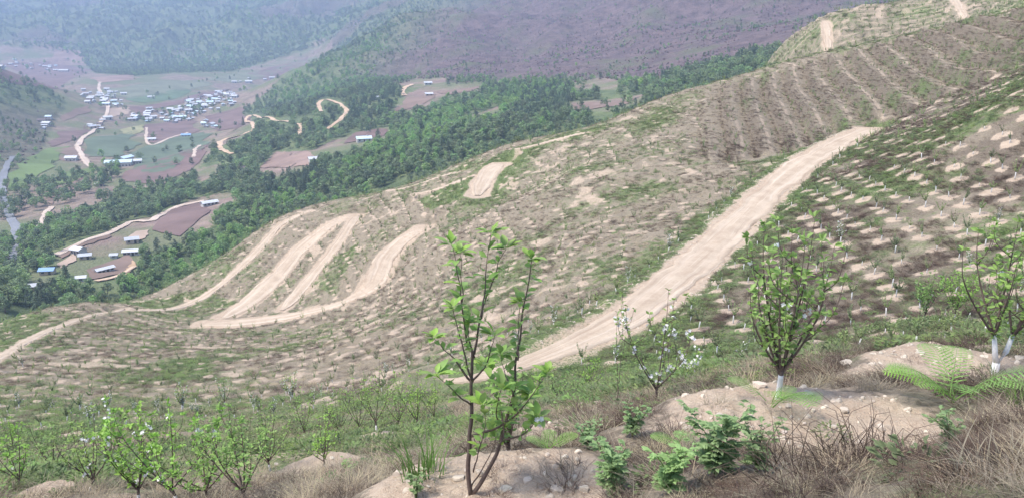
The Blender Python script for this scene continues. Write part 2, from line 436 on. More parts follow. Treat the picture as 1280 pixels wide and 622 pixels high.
# ------------------------------------------------------------------ valley and mountains beyond
VAL_PTS = [
    # farm shelf and wooded slope below the orchard crest
    (-60, 400, 330), (0, 352, 400), (100, 335, 400), (160, 318, 425), (200, 290, 455), (260, 262, 510), (120, 300, 455), (330, 215, 600), (390, 190, 640), (455, 172, 660), (560, 160, 620), (640, 140, 640), (760, 132, 600), (850, 110, 560), (940, 85, 560),
    (60, 300, 500), (160, 262, 570), (250, 225, 660), (300, 240, 560), (420, 215, 520), (520, 190, 500), (620, 160, 520),
    # wooded middle slope
    (320, 165, 850), (310, 190, 740), (420, 140, 850), (510, 118, 900), (580, 115, 860), (360, 140, 980), (470, 110, 1000), (540, 98, 1060), (700, 112, 800), (800, 95, 800),
    # valley floor
    (0, 292, 570), (0, 250, 690), (60, 235, 740), (150, 205, 830), (230, 190, 900), (30, 210, 830), (100, 172, 1040), (190, 172, 1040), (262, 165, 1080), (240, 130, 1420), (140, 130, 1420), (280, 140, 1300), (200, 104, 1900), (120, 104, 1900), (300, 95, 2050), (50, 85, 2500), (0, 88, 2450), (380, 74, 2300),
    # small hill on the left
    (40, 200, 880), (75, 165, 1120), (40, 150, 1190), (0, 160, 1080), (0, 96, 1480), (40, 103, 1520), (75, 118, 1560), (-60, 80, 1350), (-60, 170, 1000),
    # wooded spur
    (330, 122, 1330), (365, 100, 1420), (410, 80, 1500), (450, 62, 1560), (500, 42, 1650),
    # foot of the mountains
    (0, 58, 3050), (90, 66, 2900), (120, 88, 2600), (160, 88, 2550), (215, 85, 2500), (290, 78, 2500), (350, 68, 2550), (400, 58, 2650),
    # mountain faces
    (0, 0, 4300), (150, 0, 4000), (150, 45, 3100), (300, 0, 3600), (300, 40, 2950), (420, 0, 3300), (420, 35, 2900), (560, 50, 1500), (560, 0, 2150), (640, 80, 1200), (640, 40, 1550), (640, 0, 1950), (750, 60, 1180), (750, 0, 1650), (850, 60, 980), (850, 0, 1400), (960, 40, 900), (960, 0, 1200), (1080, 0, 1100),
    (1200, -20, 1000), (1350, -30, 950),
    (-80, -150, 5600), (100, -160, 5400), (300, -170, 5000), (450, -170, 4600), (640, -180, 3200), (850, -190, 2500), (1000, -190, 2200), (1300, -200, 2000),
]
vp = []
for px, py, r in VAL_PTS:
    a, t = ray(px, py); vp.append((float(a), r, float(t)))
for px, py, r, dz in [(365, 100, 1720, 22), (410, 80, 1850, 26), (450, 62, 1950, 22), (40, 103, 1800, 14), (0, 96, 1800, 16), (75, 118, 1750, 8)]:
    a, t = ray(px, py); vp.append((float(a), r, (-139 if r > 0 else 0) / r))
for deg in np.linspace(-36, 36, 9):
    vp.append((math.radians(deg), 210, -175 / 210 if deg < 14 else -120 / 210))
valley = Sheet(TPS(vp, 2e-4), -48, 48, 560, 200, 6500, 500)
px_v, py_v = project(valley.X, valley.Y, valley.Z)
# gullies and spurs on the mountain sides
rug = smooth(20, 90, valley.Z + 150) * smooth(700, 1500, valley.R)
rid = 1 - np.abs(2 * fbm(valley.X / 520 + 3.1, valley.Y / 520, 4, 41) - 1)
valley.Z += rug * (rid - 0.72) * 0.055 * np.minimum(valley.R, 3500)
rid2 = 1 - np.abs(2 * fbm(valley.X / 170 + 9.1, valley.Y / 170, 3, 45) - 1)
valley.Z += rug * (rid2 - 0.7) * 0.03 * np.minimum(valley.R, 2500)
valley.Z += (fbm(valley.X / 45, valley.Y / 45, 4, 43) - 0.5) * (2 + 0.008 * valley.R * rug + 0.004 * valley.R * (valley.R < 900))

valley.Z = np.where(valley.Z > 130, 130 + 70 * np.tanh((valley.Z - 130) / 250), valley.Z)

FLOOR = [(-60, 52), (90, 66), (118, 92), (170, 96), (215, 92), (290, 90), (405, 58), (418, 62), (335, 116), (305, 138), (322, 160), (262, 190), (240, 228), (150, 238), (105, 262), (45, 288), (-60, 330)]
LHILL = [(-60, 90), (0, 96), (45, 104), (85, 128), (66, 160), (44, 205), (15, 240), (-60, 290)]
OPENS = [  # clearings in the woods
    [(66, 335), (75, 318), (140, 288), (170, 274), (200, 270), (215, 258), (245, 248), (285, 240), (300, 248), (270, 262), (265, 282), (225, 302), (180, 312), (172, 332), (150, 345), (100, 352), (92, 340)],
    [(322, 212), (345, 190), (390, 188), (440, 166), (488, 160), (486, 172), (450, 185), (400, 195), (380, 212), (350, 222)],
    [(492, 140), (505, 120), (545, 105), (605, 105), (600, 114), (560, 120), (530, 136)],
    [(712, 140), (712, 128), (770, 122), (810, 118), (800, 128), (760, 140)],
    [(575, 146), (600, 140), (625, 133), (622, 142), (590, 150)],
    [(245, 182), (262, 182), (265, 196), (245, 198)],
    [(712, 108), (745, 100), (775, 102), (770, 112), (730, 114)],
    [(35, 340), (70, 338), (62, 352), (38, 362)],
    [(245, 212), (275, 205), (278, 212), (250, 228)],
    [(490, 108), (520, 100), (560, 98), (556, 104), (520, 112)],
]
woods_gap = np.zeros(valley.Z.shape, bool)
for p in OPENS: woods_gap |= inpoly(px_v, py_v, p)
floor_m = inpoly(px_v, py_v, FLOOR)
lh_m = inpoly(px_v, py_v, LHILL)
purple = smooth(0.0, 1.0, (px_v - 430 - (60 - py_v) * 1.2) / 140.0) * smooth(115, 92, py_v) * (valley.R > 700)
purple = np.maximum(purple, smooth(0.50, 0.62, fbm(valley.X / 380, valley.Y / 380, 3, 77)) * (valley.R > 2300) * 0.7)
purple = np.maximum(purple, lh_m * smooth(120, 150, py_v) * 0.6)
bare = (woods_gap * 1.0 + floor_m * 0.85 * (~lh_m)).clip(0, 1)

def valley_material():
    m, nt, b = mat_base('valley_ground', 0.95); N = NT(nt)
    n1 = N.noise(0.012, 5, 0.6); n2 = N.noise(0.06, 5, 0.65); n3 = N.noise(0.4, 3, 0.7)
    wood = N.mix(N.ramp(n2, 0.35, 0.65), (0.085, 0.115, 0.055), (0.15, 0.18, 0.085))
    mauve = N.mix(N.ramp(N.math('ADD', N.math('MULTIPLY', n2, 0.6), N.math('MULTIPLY', n3, 0.4)), 0.35, 0.65), (0.07, 0.052, 0.052), (0.17, 0.122, 0.115))
    mauve = N.mix(N.ramp(n1, 0.5, 0.75), mauve, (0.11, 0.12, 0.065))
    bare = N.mix(N.ramp(n2, 0.35, 0.65), (0.20, 0.145, 0.125), (0.29, 0.215, 0.18))
    bare = N.mix(N.ramp(n1, 0.42, 0.6), bare, (0.15, 0.165, 0.09))
    c = N.mix(N.attr('purple'), wood, mauve); c = N.mix(N.attr('bare'), c, bare)
    nt.links.new(c, b.inputs['Base Color'])
    N.bump(N.math('ADD', n2, N.math('MULTIPLY', n3, 0.4)), 0.6, 6.0, b)
    return m
valley_obj = valley.mesh('valley_terrain', valley_material(), {'purple': purple, 'bare': bare})

def ground(x, y):
    x = np.asarray(x, float); y = np.asarray(y, float)
    r = np.hypot(x, y); zv = valley.h(x, y)
    zh = np.where(r < 515, hill.h(x, y), -1e3)
    return np.where(r > 205, np.maximum(zv, zh), zh)

def vhit(px, py, rmin=330): return valley.hit(px, py, rmin=rmin)

def field(poly, mat, lift=0.5, rmin=330, n=26, name='field'):
    """a cultivated plot: closed outline laid over the valley floor"""
    P = np.array([vhit(px, py, rmin)[:2] for px, py in poly])
    out = []
    for i in range(len(P)):                                   # soften the outline
        a, b = P[i], P[(i + 1) % len(P)]; k = 5
        for t in range(k):
            q = a + (b - a) * t / k; w = np.linalg.norm(b - a) * 0.03
            out.append(q + rng.normal(0, w, 2) * (t > 0))
    bm = bmesh.new(); vs = [bm.verts.new((p[0], p[1], 0)) for p in out]
    bm.edges.ensure_lookup_table()
    es = [bm.edges.new((vs[i], vs[(i + 1) % len(vs)])) for i in range(len(vs))]
    bmesh.ops.triangle_fill(bm, edges=es, use_beauty=True)
    for _ in range(3):
        lng = [e for e in bm.edges if e.calc_length() > 14]
        if not lng: break
        bmesh.ops.subdivide_edges(bm, edges=lng, cuts=1); bmesh.ops.triangulate(bm, faces=bm.faces[:])
    xy = np.array([(v.co.x, v.co.y) for v in bm.verts]); z = valley.h(xy[:, 0], xy[:, 1]) + lift
    for v, zz in zip(bm.verts, z): v.co.z = zz
    bmesh.ops.recalc_face_normals(bm, faces=bm.faces[:])
    me = bpy.data.meshes.new(name); bm.to_mesh(me); bm.free(); me.materials.append(mat)
    o = bpy.data.objects.new(name, me); COL.objects.link(o); o['kind'] = 'structure'
    if len(me.polygons) and me.polygons[0].normal.z < 0: me.flip_normals()
    return o

def field_mat(name, col, sc=0.12):
    m, nt, b = mat_base(name, 0.95); N = NT(nt)
    a = N.noise(sc * 0.25, 4, 0.6); f = N.noise(sc * 2, 4, 0.7)
    c = N.mix(N.ramp(a, 0.35, 0.65), tuple(x * 0.68 for x in col), tuple(x * 0.95 for x in col))
    c = N.mix(N.math('MULTIPLY', N.ramp(f, 0.4, 0.7), 0.35), c, tuple(x * 0.7 for x in col))
    nt.links.new(c, b.inputs['Base Color']); return m
FM = {'green': field_mat('green_crop', (0.13, 0.19, 0.10)), 'teal': field_mat('young_crop', (0.135, 0.175, 0.115)), 'grass': field_mat('meadow', (0.16, 0.22, 0.085)),
      'grey': field_mat('stubble', (0.20, 0.215, 0.14)), 'mauve': field_mat('tilled_soil', (0.21, 0.145, 0.13)), 'brown': field_mat('ploughed_soil', (0.25, 0.18, 0.145)),
      'pink': field_mat('red_earth', (0.31, 0.22, 0.18)), 'tan': field_mat('ripe_crop', (0.33, 0.32, 0.17)), 'pale': field_mat('levelled_yard', (0.48, 0.37, 0.29)),
      'ochre': field_mat('cut_earth', (0.50, 0.345, 0.22))}
for c, poly in [
    ('teal', [(104, 176), (165, 165), (178, 180), (150, 196), (108, 196)]), ('teal', [(186, 182), (255, 165), (264, 178), (214, 214), (164, 216)]), ('grass', [(20, 205), (60, 186), (88, 183), (75, 200), (30, 232), (12, 238)]),
    ('grey', [(120, 112), (250, 100), (268, 106), (220, 114), (165, 124), (126, 118)]), ('green', [(155, 124), (230, 111), (240, 114), (180, 130)]), ('mauve', [(182, 156), (236, 150), (250, 164), (205, 181), (184, 178)]),
    ('mauve', [(256, 146), (300, 134), (312, 150), (290, 165), (262, 160)]), ('mauve', [(60, 178), (106, 156), (108, 170), (66, 184)]), ('brown', [(75, 147), (110, 132), (112, 141), (80, 152)]),
    ('mauve', [(160, 134), (250, 117), (295, 110), (240, 126), (170, 142)]), ('pink', [(112, 98), (165, 93), (170, 100), (126, 104)]), ('mauve', [(305, 92), (385, 70), (398, 74), (335, 101)]),
    ('tan', [(155, 161), (178, 156), (180, 163), (160, 170)]), ('pale', [(133, 137), (161, 134), (161, 143), (134, 147)]), ('grey', [(255, 100), (380, 74), (386, 78), (300, 104)]),
    ('brown', [(72, 186), (100, 184), (106, 200), (80, 202)]), ('mauve', [(0, 80), (90, 72), (110, 92), (0, 104)]), ('brown', [(36, 250), (90, 222), (120, 222), (66, 256)]), ('grass', [(40, 240), (85, 215), (130, 208), (100, 225)]),
    ('mauve', [(150, 225), (225, 190), (255, 182), (240, 212), (190, 232)]), ('pink', [(70, 58), (100, 64), (110, 82), (62, 80)]),
    ('brown', [(108, 338), (160, 318), (166, 330), (150, 343), (112, 350)]), ('ochre', [(150, 340), (166, 326), (171, 333), (158, 344)]), ('brown', [(72, 316), (136, 290), (140, 296), (100, 310), (76, 324)]),
    ('mauve', [(190, 288), (215, 262), (258, 252), (262, 266), (225, 296)]), ('pale', [(160, 298), (170, 290), (186, 288), (182, 298), (168, 304)]), ('pale', [(72, 330), (92, 318), (96, 326), (76, 336)]),
    ('pink', [(325, 210), (348, 192), (380, 196), (362, 210)]), ('mauve', [(430, 180), (445, 166), (484, 162), (480, 170)]), ('brown', [(494, 140), (508, 122), (545, 118), (530, 134)]), ('brown', [(545, 116), (600, 108), (592, 114), (562, 119)]),
    ('brown', [(714, 138), (716, 130), (800, 121), (780, 132)]), ('pink', [(350, 206), (380, 190), (400, 196), (385, 208)]),
]:
    field(poly, FM[c])

MAT_VROAD = track_material('valley_road_dirt', (0.46, 0.36, 0.29), (0.60, 0.50, 0.42), 0.1)
MAT_OCHRE = track_material('ochre_cut_road', (0.50, 0.34, 0.22), (0.62, 0.46, 0.33), 0.1)
VROADS = [
    ('stream', [(16, 196), (6, 215), (2, 236), (8, 258), (18, 280), (22, 300), (10, 330)], 4.0, field_mat('grey_river_gravel', (0.24, 0.25, 0.27))),
    ('valley_road', [(125, 103), (124, 112), (133, 124), (135, 135), (128, 150), (115, 165), (100, 178), (97, 184), (103, 196), (110, 206), (120, 210)], 4.0, MAT_VROAD),
    ('field_lane', [(183, 160), (185, 180), (210, 174), (235, 166)], 2.5, MAT_VROAD),
    ('forest_road', [(292, 193), (276, 186), (279, 176), (305, 168), (318, 160), (308, 150), (320, 145), (342, 150), (362, 153)], 4.0, MAT_OCHRE),
    ('forest_road', [(374, 155), (376, 170)], 3.5, MAT_OCHRE),
    ('forest_road', [(410, 162), (425, 150), (433, 140), (425, 130), (407, 125), (398, 130), (402, 140)], 3.5, MAT_OCHRE),
    ('forest_road', [(506, 120), (504, 112), (516, 106)], 4.0, MAT_OCHRE),
    ('farm_road', [(70, 320), (100, 305), (140, 290), (165, 278), (190, 276), (215, 262), (255, 252)], 3.0, MAT_VROAD),
    ('farm_road', [(50, 284), (57, 268), (66, 259)], 3.0, MAT_VROAD),
    ('forest_road', [(243, 197), (246, 186), (251, 182)], 3.0, MAT_VROAD),
    ('farm_road', [(120, 352), (150, 345), (168, 334)], 2.0, MAT_OCHRE),
]
for name, path, half, mat in VROADS:
    P = [vhit(*q)[:2] for q in path]; L = spline(P, 4.0); L = np.column_stack([L, smooth1(valley.h(L[:, 0], L[:, 1]), 1) + 0.4])
    ribbon(name, L, half * .72, mat, lift=0.3, wob=0.6)

# the air between: one even body of haze over the whole valley
def haze():
    m = bpy.data.materials.new('valley_haze'); m.use_nodes = True; nt = m.node_tree; nt.nodes.clear()
    o = nt.nodes.new('ShaderNodeOutputMaterial'); v = nt.nodes.new('ShaderNodeVolumePrincipled')
    v.inputs['Color'].default_value = (0.47, 0.60, 0.86, 1); v.inputs['Density'].default_value = 0.00023; v.inputs['Anisotropy'].default_value = 0.1
    nt.links.new(v.outputs[0], o.inputs['Volume'])
    x, y0, y1, z0, z1 = 5200, -60, 7200, HAZE_Z0, HAZE_Z1
    V = [(sx * x, y, z) for z in (z0, z1) for y in (y0, y1) for sx in (-1, 1)]
    F = [(0, 2, 3, 1), (4, 5, 7, 6), (0, 1, 5, 4), (2, 6, 7, 3), (0, 4, 6, 2), (1, 3, 7, 5)]
    h = make_mesh('haze', np.array(V), F, m, kind='stuff'); h['label'] = 'pale blue haze filling the valley air'
HAZE_Z0, HAZE_Z1 = float(min(valley.Z.min(), hill.Z.min())) - 2, float(max(valley.Z.max(), hill.Z.max())) + 15
haze()
# END_PART_3

# ------------------------------------------------------------------ orchard ground: rows, planting pits, mounds
px_h, py_h = project(hill.X, hill.Y, hill.Z)
RSLOPE = [(1090, 158), (1180, 120), (1300, 72), (1400, 40), (1400, 432), (1100, 442), (900, 462), (720, 452), (860, 352), (965, 246), (1045, 186)]
UPPER = [(900, 150), (960, 100), (1040, 70), (1200, 28), (1400, -10), (1400, 70), (1290, 72), (1180, 116), (1090, 155), (1040, 170)]
zone_r = inpoly(px_h, py_h, RSLOPE) & (hill.R > 24)
zone_u = inpoly(px_h, py_h, UPPER) & (hill.R > 95)
far_h = hill.R > 232
DZ = 1.25
def terr(z, st):
    k = np.floor(z / DZ); f = z / DZ - k
    s = smooth(0.55, 1.0, f)
    return z * (1 - st) + (k + s) * DZ * st
base_Z = hill.Z.copy()
track_d = np.full(hill.Z.shape, 99.0)
for L, half in lines:
    m = (hill.X > L[:, 0].min() - 8) & (hill.X < L[:, 0].max() + 8) & (hill.Y > L[:, 1].min() - 8) & (hill.Y < L[:, 1].max() + 8)
    ii = np.nonzero(m.ravel())[0]; X = hill.X.ravel()[ii]; Y = hill.Y.ravel()[ii]; d = np.empty(len(ii))
    for i in range(0, len(ii), 8000):
        d[i:i + 8000] = np.sqrt(((X[i:i + 8000, None] - L[None, :, 0]) ** 2 + (Y[i:i + 8000, None] - L[None, :, 1]) ** 2).min(1)) - half
    td = track_d.ravel(); td[ii] = np.minimum(td[ii], d)
off_track = smooth(0.3, 2.5, track_d)
warp = (fbm(hill.X / 14, hill.Y / 14, 2, 8) - 0.5) * 1.6
st = (0.3 + 0.5 * far_h) * (~zone_u) * (hill.R > 60) * (~zone_r) * off_track
# broad cut terraces on the upper shoulder: level bench, steep bank, running away from the viewer
tc = 0.972 * hill.X - 0.235 * hill.Y + (fbm(hill.X / 40, hill.Y / 40, 2, 9) - 0.5) * 4
tper = 4.0; tfr = tc / tper - np.floor(tc / tper)
tmask = smooth(850, 960, px_h + 0.35 * (py_h - 100)) * inpoly(px_h, py_h, [(830, 175), (880, 112), (960, 92), (1040, 70), (1200, 28), (1400, -10), (1400, 66), (1290, 76), (1180, 120), (1090, 160), (1030, 180), (900, 205)]) * (hill.R > 88) * (~far_h)
hill.Z = terr(hill.Z + warp, (st * (1 - (tmask > 0))).clip(0, 0.95)) - warp
hill.Z += tmask * off_track * 2.3 * (smooth(0.66, 1.0, tfr) - tfr + 0.3)
bank = tmask * smooth(0.6, 0.72, tfr)
soil = np.maximum(soil, tmask * smooth(.02, .14, tfr) * (1 - smooth(.22, .42, tfr)) * 0.6 * smooth(.3, .55, fbm(hill.X / 1.6, hill.Y / 1.6, 3, 58)))
# lumps and clods
hill.Z += off_track * (fbm(hill.X / 1.7, hill.Y / 1.7, 3, 21) - 0.5) * np.where(hill.R < 24, 0.22, np.where(tmask > .1, .15, 0.5))
hill.Z += off_track * (fbm(hill.X * 3.1, hill.Y * 3.1, 2, 23) - 0.5) * 0.07 * (hill.R < 24)

cz = lambda x, y: bil(base_Z, hill.az, hill.lr, np.arctan2(x, y), np.log(np.hypot(x, y)))
def lattice(n_u, n_v, su, sv, rot, x0, y0, jit):
    u, v = np.meshgrid(np.arange(-n_u, n_u), np.arange(-n_v, n_v)); u = u + 0.5 * (v % 2)
    u = u * su + rng.normal(0, jit, u.shape); v = v * sv + rng.normal(0, jit, v.shape)
    c, s = math.cos(rot), math.sin(rot)
    return (x0 + c * u - s * v).ravel(), (y0 + s * u + c * v).ravel()

def crop(x, y):
    r = np.hypot(x, y); a = np.arctan2(x, y); m = (np.abs(a) < math.radians(35)) & (r > 20) & (r < 340)
    return x[m], y[m]

# right slope: loose staggered grid; elsewhere: rows along the contour
rx, ry = crop(*lattice(50, 54, 2.75, 2.65, 0.35, 40, 75, 0.22))
rp = project(rx, ry, cz(rx, ry)); m = inpoly(rp[0], rp[1], RSLOPE) & (np.hypot(rx, ry) > 26); rx, ry = rx[m], ry[m]
gx, gy = crop(*lattice(130, 200, 2.15, 2.15, 0.2, 0, 190, 0.15))
for _ in range(3):
    z = cz(gx, gy); e = 0.6
    gxz = (cz(gx + e, gy) - cz(gx - e, gy)) / (2 * e); gyz = (cz(gx, gy + e) - cz(gx, gy - e)) / (2 * e)
    w = (fbm(gx / 14, gy / 14, 2, 8) - 0.5) * 1.6
    dzz = (np.round((z + w) / DZ - 0.3) + 0.3) * DZ - (z + w); g2 = gxz ** 2 + gyz ** 2 + 0.02
    st_ = np.clip(dzz / g2, -4, 4)
    gx = gx + gxz * st_; gy = gy + gyz * st_
gp = project(gx, gy, cz(gx, gy)); gr = np.hypot(gx, gy)
m = ~inpoly(gp[0], gp[1], RSLOPE) & (gr > 44)
gx, gy = gx[m], gy[m]
keep = []; cell = {}
for i in rng.permutation(len(gx)):
    c = (int(gx[i] // 1.7), int(gy[i] // 1.7)); ok = True
    for a in (-1, 0, 1):
        for b in (-1, 0, 1):
            for j in cell.get((c[0] + a, c[1] + b), ()):
                if (gx[i] - gx[j]) ** 2 + (gy[i] - gy[j]) ** 2 < 2.6: ok = False
    if ok: cell.setdefault(c, []).append(i); keep.append(i)
gx, gy = gx[keep], gy[keep]
sx = np.r_[rx, gx]; sy = np.r_[ry, gy]
td = hill.samp(track_d, sx, sy); m = td > 1.0
sx, sy = sx[m], sy[m]
sr = np.hypot(sx, sy)
# nothing is planted behind the crest
te = cz(sx, sy) / sr
lastz = cz(sx * (sr - 6) / sr, sy * (sr - 6) / sr) / (sr - 6)
m = (sr < 140) | (te > lastz - 0.004); sx, sy, sr = sx[m], sy[m], sr[m]
daz = hill.az[1] - hill.az[0]; dlr = hill.lr[1] - hill.lr[0]; NR, NA = hill.Z.shape
def stamp(x, y, rad, flat, s, lift=0.0, ecc=1.0):
    """a planting pit or mound: level the soil around one point"""
    r = math.hypot(x, y); ia = (math.atan2(x, y) - hill.az[0]) / daz; il = (math.log(r) - hill.lr[0]) / dlr
    wa = int(rad * 1.7 / (r * daz)) + 2; wl = int(rad * 1.7 / (r * dlr)) + 2
    a0, a1 = max(0, int(ia) - wa), min(NA, int(ia) + wa + 1); l0, l1 = max(0, int(il) - wl), min(NR, int(il) + wl + 1)
    if a1 <= a0 or l1 <= l0: return
    sl = (slice(l0, l1), slice(a0, a1)); X = hill.X[sl]; Y = hill.Y[sl]
    d = np.hypot((X - x) * ecc, Y - y) / rad
    d = d * (1 + 0.6 * (vnoise(X / rad * 1.6 + x, Y / rad * 1.6 + y, 61) - 0.5))
    w = (1 - smooth(0.55, 1.5, d)) * flat
    z0 = float(hill.h(x, y))
    hill.Z[sl] = hill.Z[sl] * (1 - w) + (z0 + lift * np.clip(1 - d * d * 0.6, 0, 1)) * w
    if r < 20: hill.Z[sl] += (fbm(X * 5, Y * 5, 3, 77) - .5) * .17 * w
    soil[sl] = np.maximum(soil[sl], s * (1 - smooth(0.6, 1.25, d)))
sr_on = inpoly(*project(sx, sy, cz(sx, sy)), RSLOPE)
for i in range(len(sx)):
    r = sr[i]
    if r > 232 or float(hill.samp(tmask, sx[i], sy[i])) > .4: continue
    stamp(sx[i], sy[i], (rng.uniform(0.62, 0.92) if sr_on[i] else rng.uniform(0.48, 0.75)), 0.22 if sr_on[i] else 0.2, rng.uniform(0.75 if sr_on[i] else 0.72, 1.0) * (0.95 if rng.random() > 0.15 else 0.3))
MOUNDS = [(985, 524, 1.4, 0.05), (1195, 460, 1.2, 0.03), (618, 606, 1.15, 0.05), (400, 582, 1.0, 0.04), (60, 612, 0.5, 0.03), (480, 548, 0.8, 0.04), (90, 545, 0.9, .04), (240, 612, 0.5, .03), (690, 540, 0.5, 0.03), (735, 508, .6, .02)]
for px, py, rad, lift in MOUNDS:
    p = hill.hit(px, py); stamp(p[0], p[1], rad, 0.7, 1.0, lift)

# where weeds are green
green = 0.37 + 0.5 * (fbm(hill.X / 9, hill.Y / 9, 4, 31) - 0.5) * 2
green += np.where(zone_r, 0.04 + 0.12 * smooth(230, 330, py_h), 0.0)
green += 0.45 * (1 - smooth(0.5, 6, track_d)) * (py_h > 150) * (px_h > 560)
for poly, g in [([(1040, 190), (1180, 150), (1290, 90), (1290, 130), (1180, 185), (1080, 200)], 0.35), ([(520, 250), (560, 232), (590, 225), (580, 245), (540, 262)], 0.6), ([(150, 378), (260, 360), (300, 380), (200, 388)], 0.4), ([(0, 395), (60, 390), (40, 430), (0, 445)], 0.4),
                ([(700, 460), (900, 440), (900, 475), (760, 505), (640, 520)], 0.4), ([(200, 450), (260, 445), (260, 475), (200, 475)], 0.35), ([(380, 350), (450, 300), (420, 370)], 0.3), ([(0, 500), (560, 490), (560, 560), (0, 622)], 0.25), ([(930, 95), (1000, 40), (1200, -20), (1400, -60), (1400, -10), (1200, 30), (1000, 72)], .1)]:
    green += g * inpoly(px_h, py_h, poly)
green += 0.06 * (hill.R < 13) * (px_h > 700)
rowf = hill.R / 3.4 + 3 * fbm(hill.X / 40, hill.Y / 40, 2, 66); rowf = rowf - np.floor(rowf)
row_gap = far_h * smooth(.45, .6, rowf) * (1 - smooth(.85, 1, rowf))
soil = np.maximum(soil, .55 * row_gap)
green = (green - .3 * tmask + .25 * bank).clip(0, 1)
soil = np.maximum(soil, 0.6 * smooth(0.62, 0.74, fbm(hill.X / 3.5, hill.Y / 3.5, 4, 51)) * (hill.R > 40) * (~zone_r) * (tmask < .1))
soil = np.maximum(soil, 0.55 * smooth(0.52, 0.66, fbm(hill.X / 1.2, hill.Y / 1.2, 4, 53)) * (hill.R < 24) * np.where((px_h > 820) & (hill.R < 8.5), .35, 1))
for k, (L, half) in enumerate(lines):
    L[:, 2] = smooth1(L[:, 2], 2); ribbon('dirt_track', L, half * .88, MAT_TRACK, lift=.03, seed=k, taper=20 if k == 0 else 5)
litter = np.where(zone_r, .75, 0.0) * smooth(.2, .5, fbm(hill.X / 6, hill.Y / 6, 3, 88)) + .55 * bank + .35 * ((hill.R < 14) & (px_h > 700))
hill_obj = hill.mesh('hillside', hillside_material(), {'soil': soil, 'green': green, 'litter': litter})

# ------------------------------------------------------------------ plant shapes
def tube(P, R, sides=5):
    P = np.asarray(P, float); R = np.asarray(R, float); n = len(P)
    T = np.gradient(P, axis=0); T /= np.linalg.norm(T, axis=1)[:, None] + 1e-9
    ref = np.where(np.abs(T[:, 2:3]) > 0.9, np.array([[1.0, 0, 0]]), np.array([[0, 0, 1.0]]))
    U = np.cross(T, ref); U /= np.linalg.norm(U, axis=1)[:, None] + 1e-9; Vv = np.cross(T, U)
    a = np.arange(sides) / sides * 2 * math.pi
    co = P[:, None, :] + R[:, None, None] * (np.cos(a)[None, :, None] * U[:, None, :] + np.sin(a)[None, :, None] * Vv[:, None, :])
    co = co.reshape(-1, 3); F = []
    for i in range(n - 1):
        for j in range(sides):
            k = (j + 1) % sides; F.append((i * sides + j, i * sides + k, (i + 1) * sides + k, (i + 1) * sides + j))
    F.append(tuple(range(sides))[::-1]); F.append(tuple((n - 1) * sides + j for j in range(sides)))
    return co, F

class MB:
    def __init__(self): self.v = []; self.f = []; self.n = 0
    def add(self, co, F):
        self.v.append(np.asarray(co, float)); self.f += [tuple(int(i) + self.n for i in f) for f in F]; self.n += len(co); return self
    def tube(self, P, R, sides=5): return self.add(*tube(P, R, sides))
    def build(self, name, mat, parent=None, sm=True, kind=None):
        return make_mesh(name, np.vstack(self.v), self.f, mat, parent, smooth_=sm, kind=kind)

def unit(v): v = np.asarray(v, float); return v / (np.linalg.norm(v, axis=-1, keepdims=True) + 1e-9)

def leaves(P, D, L, Wd, rs, fold=0.25, droop=0.15):
    """many pointed leaves: base P, direction D, length L, width Wd; five-sided blade folded on its rib"""
    P = np.asarray(P, float); D = unit(D); n = len(P); L = np.broadcast_to(L, n)[:, None]; Wd = np.broadcast_to(Wd, n)[:, None]
    up = unit(rs.normal(0, 0.6, (n, 3)) + np.array([0, 0, 1.0])); Sd = unit(np.cross(D, up)); Nn = np.cross(Sd, D)
    tip = P + D * L - Nn * L * droop; mid = P + D * L * 0.5
    l = mid + Sd * Wd * 0.5 + Nn * Wd * fold; r = mid - Sd * Wd * 0.5 + Nn * Wd * fold
    l2 = P + D * L * 0.8 + Sd * Wd * 0.3 + Nn * Wd * fold * 0.4 - Nn * L * droop * .6; r2 = P + D * L * 0.8 - Sd * Wd * 0.3 + Nn * Wd * fold * 0.4 - Nn * L * droop * .6
    co = np.stack([P, l, l2, tip, r2, r, mid], 1).reshape(-1, 3)
    b = np.arange(n)[:, None] * 7
    F = np.concatenate([b + np.array([[0, 6, 2, 1]]), b + np.array([[6, 3, 2, 2]])[:, [0, 1, 2, 2]]], 0) if False else None
    tri = np.array([[0, 6, 1], [1, 6, 2], [2, 6, 3], [3, 6, 4], [4, 6, 5], [5, 6, 0]])
    F = (b[:, :, None] + tri[None]).reshape(-1, 3)
    return co, F

def cards(P, D, L, Wd, rs):
    """small diamond leaf clumps for foliage seen from afar"""
    P = np.asarray(P, float); n = len(P); D = unit(D); L = np.broadcast_to(L, n)[:, None]; Wd = np.broadcast_to(Wd, n)[:, None]
    Sd = unit(np.cross(D, unit(rs.normal(0, 1, (n, 3)))))
    Nn = np.cross(Sd, D)
    co = np.stack([P - D * L * .5, P + Sd * Wd * .5 + Nn * Wd * .15, P + D * L * .5, P - Sd * Wd * .5 + Nn * Wd * .15], 1).reshape(-1, 3)
    F = np.arange(n)[:, None] * 4 + np.array([[0, 1, 2, 3]])
    return co, F

